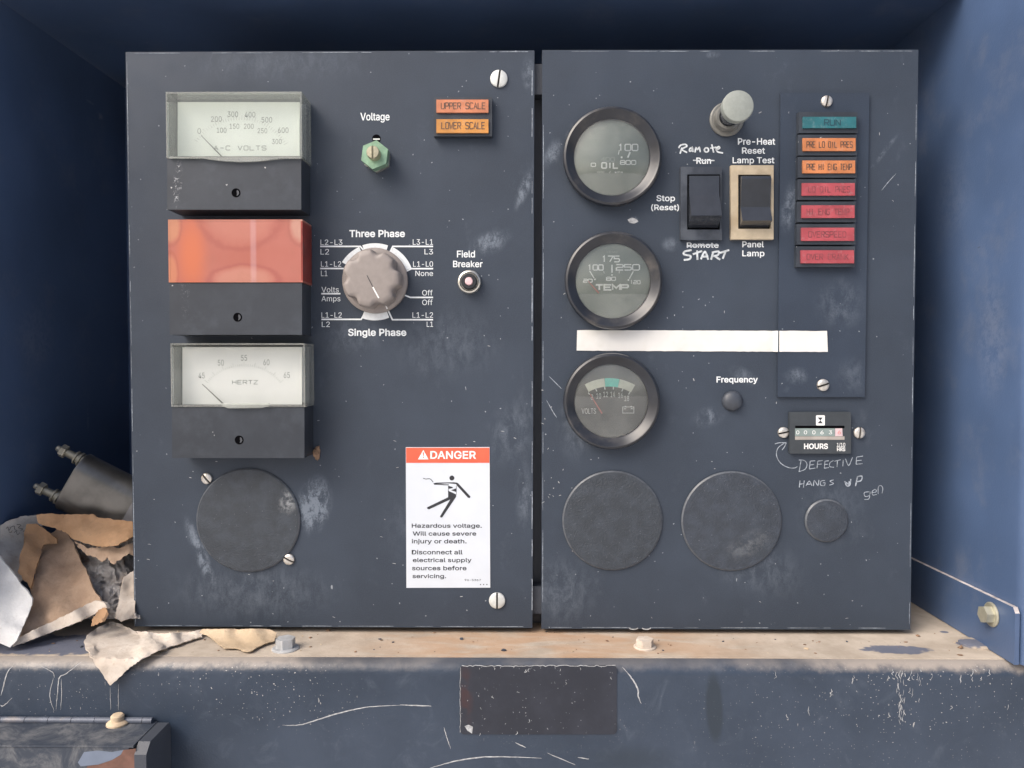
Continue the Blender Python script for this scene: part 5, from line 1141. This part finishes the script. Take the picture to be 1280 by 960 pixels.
obj("digits", bm, [M['white'], M['red_needle']], hm, normals=False)
bm = bmesh.new(); a, b = ch(288, 604), ch(480, 648); add_text(bm, "HOURS", a[0], b[0], a[1], b[1], h3, .035)
a, b = ch(551, 599), ch(618, 628); add_text(bm, "1/10", a[0], b[0], a[1], b[1], h3, .012); a, b = ch(552, 637), ch(618, 665); add_text(bm, "HRS", a[0], b[0], a[1], b[1], h3, .03); add_ribbon(bm, [ch(550, 632), ch(618, 632)], .6, h3)
obj("lettering", bm, M['white'], hm, normals=False)
bm = bmesh.new(); a0, b0 = ch(384, 378), ch(455, 460); add_poly(bm, rrect(a0[0], a0[1], b0[0], b0[1], 1.2, 3), h3)
add_poly(bm, [ch(398, 396), ch(438, 396), ch(419, 420)], h4, 1); add_poly(bm, [ch(419, 418), ch(438, 442), ch(398, 442)], h4 + 3e-5, 1)
obj("hourglass_symbol", bm, [M['white'], M['dark_ink']], hm, normals=False)
screw(979, 540.6, .0003, 6.9, 78, pr); screw(1073.7, 541, .0003, 7.1, 5, pr)

# strip of white tape laid across the panel and the lamp plate
bm = bmesh.new()
xs = [721.5 + (1034.4 - 721.5) * k / 60 for k in range(61)]
tp_, bt_ = [], []
for k, x in enumerate(xs):
    on = .0004 if x < 968 else (.0004 + HP * min(1, (x - 968) / 6))
    jx = 0
    tp_.append(bm.verts.new(P(x + jx + (random.uniform(-.8, .8) if k in (0, 60) else 0), 412.6 + random.uniform(-.22, .22) + (x - 721) * .0035, on ))); bt_.append(bm.verts.new(P(x + jx + (random.uniform(-.8, .8) if k in (0, 60) else 0), 438.3 + random.uniform(-.22, .22) + (x - 721) * .0055, on)))
for k in range(60): bm.faces.new((tp_[k], tp_[k + 1], bt_[k + 1], bt_[k]))
bmesh.ops.recalc_face_normals(bm, faces=bm.faces)
bmesh.ops.solidify(bm, geom=bm.faces[:], thickness=.00012)
tag(obj("tape_strip", bm, M['tapeW']), "blank strip of white tape stuck across the right panel below the middle round gauge", "tape")

# ------------------------------------------------------------------ capacitor on the left
cc0 = P(94, 602, -.045)
cap = thing("capacitor", "dull tin capacitor with two threaded terminals, tilted behind the torn cardboard", "capacitor", cc0)
a_ = Vector((-.87, -.10, .48)).normalized(); b_ = Vector((.50, .12, .86)); b_ = (b_ - a_ * b_.dot(a_)).normalized(); c_ax = a_.cross(b_)
Mx = Matrix(((b_.x, c_ax.x, a_.x, cc0.x), (b_.y, c_ax.y, a_.y, cc0.y), (b_.z, c_ax.z, a_.z, cc0.z), (0, 0, 0, 1)))
def loc_lathe(bm, ox, prof, seg=32, ex=None):
    rings = []
    for r, z in prof:
        if ex:
            pts = []
            for k in range(seg):
                an = 2 * math.pi * k / seg; x = r * math.cos(an); y = r * math.sin(an)
                pts.append((x + math.copysign(ex, x) if abs(x) > 1e-9 else x, y, z))
            rings.append([bm.verts.new(Mx @ Vector(p)) for p in pts])
        else: rings.append([bm.verts.new(Mx @ Vector((ox + r * math.cos(2 * math.pi * k / seg), r * math.sin(2 * math.pi * k / seg), z))) for k in range(seg)])
    for p, q in zip(rings, rings[1:]):
        for k in range(seg): bm.faces.new((p[k], p[(k + 1) % seg], q[(k + 1) % seg], q[k]))
    bm.faces.new(rings[0][::-1]); bm.faces.new(rings[-1])
bm = bmesh.new(); loc_lathe(bm, 0, [(.0125, -.062), (.0125, -.0015), (.0128, -.0008), (.0128, .0008), (.0118, .0012), (.0112, -.0004)], 33, .0085); obj("can", bm, M['cap_can'], cap, True)
for ox in (-.0145, .0150):
    bm = bmesh.new(); loc_lathe(bm, ox, [(.0048, -.0002), (.0048, .002), (.0040, .0022), (.0040, .0034), (.0050, .0036), (.0050, .0050), (.0036, .0054), (.0036, .0066), (.0046, .0068), (.0046, .008), (.0028, .0083), (.0026, .0165), (.0026, .0175)], 28)
    tm = obj("terminal", bm, simple("brassy_terminal", (.30, .28, .22), .35, .4, var=.2), cap, True)
    bm = bmesh.new(); loc_lathe(bm, ox, [(.0044, .0150), (.0046, .0155), (.0046, .0185), (.0040, .0190)], 6); loc_lathe(bm, ox, [(.0020, .0191), (.0020, .0215), (.0014, .0222)], 16); obj("nut", bm, simple("plated_nut", (.36, .34, .28), .35, .4), tm)
bm = bmesh.new()
def locbox(bm, x0, x1, y0, y1, z0, z1):
    v = [bm.verts.new(Mx @ Vector(p)) for p in ((x0, y0, z0), (x1, y0, z0), (x1, y1, z0), (x0, y1, z0), (x0, y0, z1), (x1, y0, z1), (x1, y1, z1), (x0, y1, z1))]
    for f in ((0, 1, 2, 3), (7, 6, 5, 4), (0, 4, 5, 1), (1, 5, 6, 2), (2, 6, 7, 3), (3, 7, 4, 0)): bm.faces.new([v[i] for i in f])
locbox(bm, -.014, .024, -.0155, -.0135, -.058, -.044); bevel(bm, .0004, 2)
obj("strap", bm, simple("grey_strap", (.20, .20, .21), .5, .4), cap)

# ------------------------------------------------------------------ torn cardboard and paper
def hq(px, py, z): return -Q(px, py, z).y
def sheet(outline, inner, step=5, jag=.6, amp=.0012, nsc=60, thick=.0012, seed=0, curl=0):
    """outline, inner: (px, py, h) measurements of one sheet; returns a bmesh of it with real depth and thickness"""
    rnd = random.Random(seed)
    ctl = [(Vector((x, y)), h) for x, y, h in outline + inner]
    pts = []
    n = len(outline)
    for i in range(n):
        p = Vector(outline[i][:2]); q = Vector(outline[(i + 1) % n][:2]); L = (q - p).length; k = max(1, int(L / (step * .6)))
        dv = (q - p).normalized() if L else Vector((1, 0)); nv = Vector((-dv.y, dv.x))
        for j in range(k):
            pts.append(p + (q - p) * j / k + (nv * rnd.uniform(-jag, jag) if j else Vector((0, 0))))
    no = len(pts)
    def inside(p):
        r = False
        for i in range(no):
            a, b = pts[i], pts[i - 1]
            if (a.y > p.y) != (b.y > p.y) and p.x < (b.x - a.x) * (p.y - a.y) / (b.y - a.y) + a.x: r = not r
        return r
    x0, x1 = min(p.x for p in pts), max(p.x for p in pts); y0, y1 = min(p.y for p in pts), max(p.y for p in pts)
    allp = list(pts); yy = y0
    while yy < y1:
        xx = x0 + rnd.uniform(0, step)
        while xx < x1:
            q = Vector((xx + rnd.uniform(-1, 1), yy + rnd.uniform(-1, 1)))
            if inside(q) and min((q - p).length for p in pts) > step * .45: allp.append(q)
            xx += step
        yy += step
    vs, es, fs, *_ = delaunay_2d_cdt(allp, [], [list(range(no))], 1, 1e-4)
    bm = bmesh.new(); bv = []
    for v in vs:
        sw = sh = 0
        for p, h in ctl:
            wt = 1 / ((v - p).length_squared + 90) ** 1.7; sw += wt; sh += wt * h
        h = sh / sw
        w3 = P(v.x, v.y, h)
        h += amp * .6 * noise.noise(Vector((w3.x, seed, w3.z)) * nsc) + amp * .8 * (1 - 2 * abs(noise.noise(Vector((w3.x * 1.3, seed + 3, w3.z * .7)) * nsc))) + amp * .3 * noise.noise(Vector((w3.x, seed, w3.z)) * nsc * 3)
        if P(v.x, v.y, h).z < ZS + .0012 or (P(v.x, v.y, h).z < ZS + .004 and h > .036):
            h = max(h, min(hq(v.x, v.y, ZS + .0012) + .0006, .0488))
        bv.append(bm.verts.new(P(v.x, v.y, h)))
    for f in fs: bm.faces.new([bv[i] for i in f])
    for _ in range(3): bmesh.ops.smooth_vert(bm, verts=bm.verts[:], factor=.5, use_axis_x=False, use_axis_y=True, use_axis_z=False)
    bmesh.ops.recalc_face_normals(bm, faces=bm.faces)
    bmesh.ops.solidify(bm, geom=bm.faces[:], thickness=thick)
    return bm
e1 = crop(0, 640, 4.571)
def E1(*pts): return [(*e1(x, y), h) for x, y, h in pts]
G1 = "torn pieces of cardboard on the sill"
bm = sheet(E1((-20, 85, -.020), (60, 45, -.024), (130, 25, -.030), (205, 15, -.034), (245, 55, -.036), (250, 120, -.036), (190, 330, -.014), (120, 400, -.006), (-20, 300, -.002)), [], seed=1, amp=.0008)
o = tag(obj("cardboard_piece", bm, M['board_grey'], None, True), "grey dusty cardboard with faint pen scribbles, at the far left behind the orange fold", "cardboard", G1)
bm = bmesh.new()
for st in ([(35, 95), (45, 85), (50, 105), (60, 92)], [(50, 112), (62, 118), (70, 104)], [(58, 90), (80, 80), (85, 100), (100, 108)], [(80, 118), (92, 110), (100, 130), (112, 118)], [(95, 70), (120, 75), (105, 90), (130, 95)], [(118, 108), (128, 98), (135, 112), (142, 104)]):
    add_ribbon(bm, smoothpts([e1(*p) for p in st], 4), .6, -.0205)
sc_ = obj("pen_scribble", bm, M['dark_ink'], o, normals=False)
fl_ = thing("cardboard_flap", "large tan cardboard flap with an orange brown fold, propped on the left sill", "cardboard", P(70, 760, 0), G1)
bm = sheet(E1((335, 95, -.036), (400, 130, -.036), (440, 220, -.024), (540, 440, -.002), (590, 515, .004), (595, 535, .006), (350, 650, .014), (130, 745, .022), (70, 768, .025), (110, 700, .02), (185, 520, .008), (180, 430, .000), (220, 300, -.014), (250, 190, -.026), (300, 120, -.034)), [], seed=2, amp=.0016, nsc=40, jag=.5)
obj("panel", bm, M['board'], fl_, True)
bm = sheet(E1((150, 70, -.020), (215, 65, -.026), (330, 150, -.028), (332, 178, -.027), (250, 190, -.020), (215, 300, -.006), (182, 440, .006), (100, 345, .004), (120, 230, -.006)), [], seed=3, amp=.0010, jag=.4); obj("fold", bm, M['board_inner'], fl_, True)
bm = sheet(E1((545, 505, .006), (592, 515, .009), (608, 548, .013), (420, 640, .021), (70, 770, .032), (75, 758, .031), (125, 708, .028), (330, 610, .017)), [], seed=4, amp=.0006, jag=.6, thick=.003, step=4); obj("edge_strip", bm, M['paper_pale'], fl_, True)
bm = sheet(E1((-30, 225, .004), (5, 250, .004), (95, 365, .010), (192, 490, .017), (186, 530, .019), (150, 620, .025), (100, 735, .033), (62, 772, .034), (-30, 730, .034)), [], seed=5, amp=.0005, jag=.25)
tag(obj("cardboard_piece", bm, M['board_white'], None, True), "clean white cardboard corner in front of the tan flap at the left edge", "cardboard", G1)
bm = sheet(E1((205, 15, -.010), (240, 8, -.018), (400, 14, -.026), (540, 12, -.028), (560, 30, -.028), (680, 45, -.028), (800, 62, -.026), (800, 120, -.014), (720, 170, -.006), (660, 196, -.003), (560, 200, -.008), (470, 170, -.016), (420, 150, -.020), (380, 112, -.022), (300, 85, -.020), (250, 75, -.014), (215, 60, -.010)),
    [], seed=6, amp=.0012, jag=.8)
tag(obj("cardboard_piece", bm, M['board_inner'], None, True), "long curled brown cardboard strip lying behind, just under the capacitor", "cardboard", G1)
bm = sheet(E1((765, 335, -.012), (745, 345, -.012), (705, 372, -.008), (690, 420, -.004), (672, 540, .004), (656, 605, .008), (690, 630, .010), (735, 612, .006), (775, 600, -.004), (775, 335, -.014)), [(*e1(735, 420), -.014), (*e1(715, 560), .002)], seed=7, amp=.0012, jag=.6, step=4)
tag(obj("paper_scrap", bm, M['paper_pale'], None, True), "pale curled paper standing against the lower left edge of the left panel", "paper", "torn paper on the sill")
def S_(x, y, z=-.1825): px, py = e1(x, y); return (px, py, hq(px, py, z))
bm = sheet([S_(480, 745), S_(500, 705), S_(560, 660), S_(640, 625), S_(700, 640), S_(770, 680)] + [S_(x, y, -.1835) for x, y in ((900, 690), (1060, 688), (1165, 672), (1150, 722))] +
           [(*e1(1000, 765), hq(*e1(1000, 765), -.183)), (*e1(890, 803), .044), (*e1(820, 838), .0478), (*e1(740, 890), .0488), (*e1(690, 940), .0495), (*e1(632, 990), .050), (*e1(570, 900), .0505), (*e1(500, 815), .049)],
           [], seed=8, amp=.0005, nsc=25, jag=.5, thick=.0006, step=3.5)
tag(obj("paper_scrap", bm, M['paper_pale'], None, True), "large pale torn paper draped over the sill, its pointed tip hanging down the front", "paper", "torn paper on the sill")
f1 = crop(220, 760, 4.571)
def F1(*pts): return [(*f1(x, y), h) for x, y, h in pts]
bm = sheet(F1((130, 147, .006), (150, 120, .004), (205, 119, .004), (360, 118, .004), (540, 119, .005), (576, 140, .010), (560, 195, .020), (500, 215, .026), (408, 262, .033), (335, 240, .028), (262, 238, .027), (215, 195, .019), (165, 158, .008)), [(*f1(400, 170), .020), (*f1(540, 150), .016)], seed=9, amp=.0009, jag=.35, step=4, thick=.0005)
tag(obj("paper_scrap", bm, M['paper_tan'], None, True), "small tan torn paper lying on the sill under the left panel, beside a bolt head", "paper", "torn paper on the sill")
bm = sheet(E1((430, 165, -.022), (510, 208, -.020), (600, 196, -.018), (680, 208, -.016), (780, 165, -.018), (780, 262, -.014), (735, 238, -.010), (700, 262, -.008), (645, 302, -.005), (612, 262, -.010), (585, 288, -.006), (548, 258, -.012), (500, 250, -.013), (455, 205, -.018)), [], seed=11, amp=.0022, nsc=90, jag=1.0, step=3, thick=.0005)
tag(obj("cardboard_piece", bm, M['board'], None, True), "small ragged brown scrap lying over the crumpled film beside the left panel", "cardboard", G1)
bm = sheet(E1((560, 560, .010), (600, 545, .012), (625, 580, .016), (600, 622, .020), (560, 640, .022), (520, 655, .022), (535, 610, .017)), [], seed=12, amp=.0016, nsc=120, jag=.9, step=3, thick=.0006)
tag(obj("cardboard_piece", bm, M['board_inner'], None, True), "tiny torn brown scrap between the flap's lower edge and the draped pale paper", "cardboard", G1)
# grit and paint crumbs scattered on the sill
bm = bmesh.new(); rg = random.Random(5)
for k in range(130):
    x = rg.uniform(-.30, .275); y = rg.choice([rg.uniform(-.034, .004), rg.uniform(-.034, .03) if x > .22 else rg.uniform(-.034, -.005)]); r_ = rg.choice([rg.uniform(.0002, .0006), rg.uniform(.0002, .0005), rg.uniform(.0005, .0013)])
    res = bmesh.ops.create_icosphere(bm, subdivisions=1, radius=1)
    sx, sy, sz = r_ * rg.uniform(.6, 1.7), r_ * rg.uniform(.6, 1.5), r_ * rg.uniform(.25, .7); an = rg.uniform(0, 3.1); mi = rg.choice([0, 1, 1, 1, 2, 2])
    for v in res['verts']:
        q = v.co * rg.uniform(.75, 1.2); v.co = Vector((x + q.x * sx * math.cos(an) - q.y * sy * math.sin(an), y + q.x * sx * math.sin(an) + q.y * sy * math.cos(an), ZS + sz * .7 + q.z * sz))
        for f in v.link_faces: f.material_index = mi
cr = tag(obj("grit", bm, [M['paper_tan'], M['mud'], M['steel_dark']], None), "loose grit and dirt crumbs scattered along the dusty sill", "grit"); cr["kind"] = "stuff"
# crumpled film heaped behind the flap
bm = bmesh.new(); nx, ny = 64, 64; gv = []
for j in range(ny + 1):
    row = []
    for i in range(nx + 1):
        u, v = i / nx, j / ny
        px, py = e1(400 + 400 * u, 130 + 480 * v)
        h = -.036 + .036 * v - .004 * u - .010 * (1 - u) ** 2
        q = Vector((u * 5, v * 6, 3.3))
        h += .008 * noise.noise(q * .8) + .005 * (1 - abs(noise.noise(q * 1.1 + Vector((2, 5, 1))))) ** 3 + .003 * (1 - 2 * abs(noise.noise(q * 2.3 + Vector((7, 1, 2))))) + .0012 * noise.noise(q * 6)
        row.append(bm.verts.new(P(px, py, h)))
    gv.append(row)
for j in range(ny):
    for i in range(nx): bm.faces.new((gv[j][i], gv[j][i + 1], gv[j + 1][i + 1], gv[j + 1][i]))
bmesh.ops.solidify(bm, geom=bm.faces[:], thickness=.0004)
tag(obj("crumpled_film", bm, M['film'], None, True, 60), "crumpled grey plastic film and shreds between the cardboard flap and the left panel", "plastic film")

# ------------------------------------------------------------------ hinged cover at the lower left
hb = thing("hinged_cover", "small chipped steel cover with a long hinge, at the lower left corner", "cover", P(100, 900, -YF))
hy = -YF
zt = P(0, 901, hy + .001).z
xr_b = P(213, 905, hy + .001).x
yf = -(hy + .029)
bm = bmesh.new()
add_box(bm, (-.34, yf, zt - .0012), (xr_b - .0075, YF - .0006, zt)); bevel(bm, .0005, 2); obj("top_plate", bm, M['dusty'], hb)
bm = bmesh.new(); add_box(bm, (-.34, yf + .0003, zt - .06), (xr_b - .010, yf + .0015, zt - .0015))
hF_ = -(yf + .0003) + .0001
def PF(px, py): return (px, py)
pf_ = lambda pts: [c3(*p) for p in pts]
add_poly(bm, pf_([(480, 640), (560, 632), (640, 640), (705, 628), (690, 655), (640, 685), (560, 712), (460, 722), (445, 700)]), hF_, 1)
add_poly(bm, pf_([(705, 628), (776, 620), (776, 760), (480, 760), (500, 720), (565, 712), (640, 686), (690, 656)]), hF_ + 2e-5, 2)
obj("front_plate", bm, [M['dusty'], M['paleblue'], M['rust']], hb)
bm = bmesh.new()
ep = [(YF - .0006, zt - .003), (YF - .003, zt + .0004), (yf + .004, zt + .0004), (yf - .001, zt - .0045), (yf - .001, zt - .06), (YF - .0006, zt - .06)]
A_ = [bm.verts.new((xr_b - .0065, y, z)) for y, z in ep]; B_ = [bm.verts.new((xr_b, y, z)) for y, z in ep]
bm.faces.new(A_); bm.faces.new(B_[::-1])
for i in range(len(ep)): bm.faces.new((A_[i], B_[i], B_[(i + 1) % len(ep)], A_[(i + 1) % len(ep)]))
bevel(bm, .0012, 3, 20); obj("end_cap", bm, M['steel_dark'], hb, True)
bm = bmesh.new()
xe = P(190, 896, hy + .003).x; x = -.34; k = 0
while x < xe:
    L = .0135 if k % 5 != 3 else .014
    rr = .0019
    n = 14
    R0 = [bm.verts.new((x, YF - .0024 - rr * math.cos(2 * math.pi * i / n), zt + .0012 + rr * math.sin(2 * math.pi * i / n))) for i in range(n)]
    R1 = [bm.verts.new((min(x + L - .0003, xe), YF - .0024 - rr * math.cos(2 * math.pi * i / n), zt + .0012 + rr * math.sin(2 * math.pi * i / n))) for i in range(n)]
    for i in range(n): bm.faces.new((R0[i], R0[(i + 1) % n], R1[(i + 1) % n], R1[i]))
    bm.faces.new(R0[::-1]); bm.faces.new(R1); x += L; k += 1
obj("hinge_barrel", bm, simple("blue_grey_hinge", (.10, .115, .15), .5, .2, dirt=((.35, .30, .26), .4)), hb, True)
qs = Q(147, 905, zt); bm = bmesh.new()
add_lathe(bm, (0, 0, 0), [(.0060, 0), (.0060, .0008), (.0050, .0018), (.0036, .0022), (.0036, .0048), (.0028, .0056), (0, .0058)], 32)
bmesh.ops.transform(bm, matrix=Matrix.Translation((qs.x, qs.y, zt + .0001)) @ Vector((0, -1, 0)).rotation_difference(Vector((0, 0, 1))).to_matrix().to_4x4(), verts=bm.verts)
obj("cover_screw", bm, M['paper_tan'], hb, True)

for o in S.objects:
    if "_w" in o: del o["_w"]
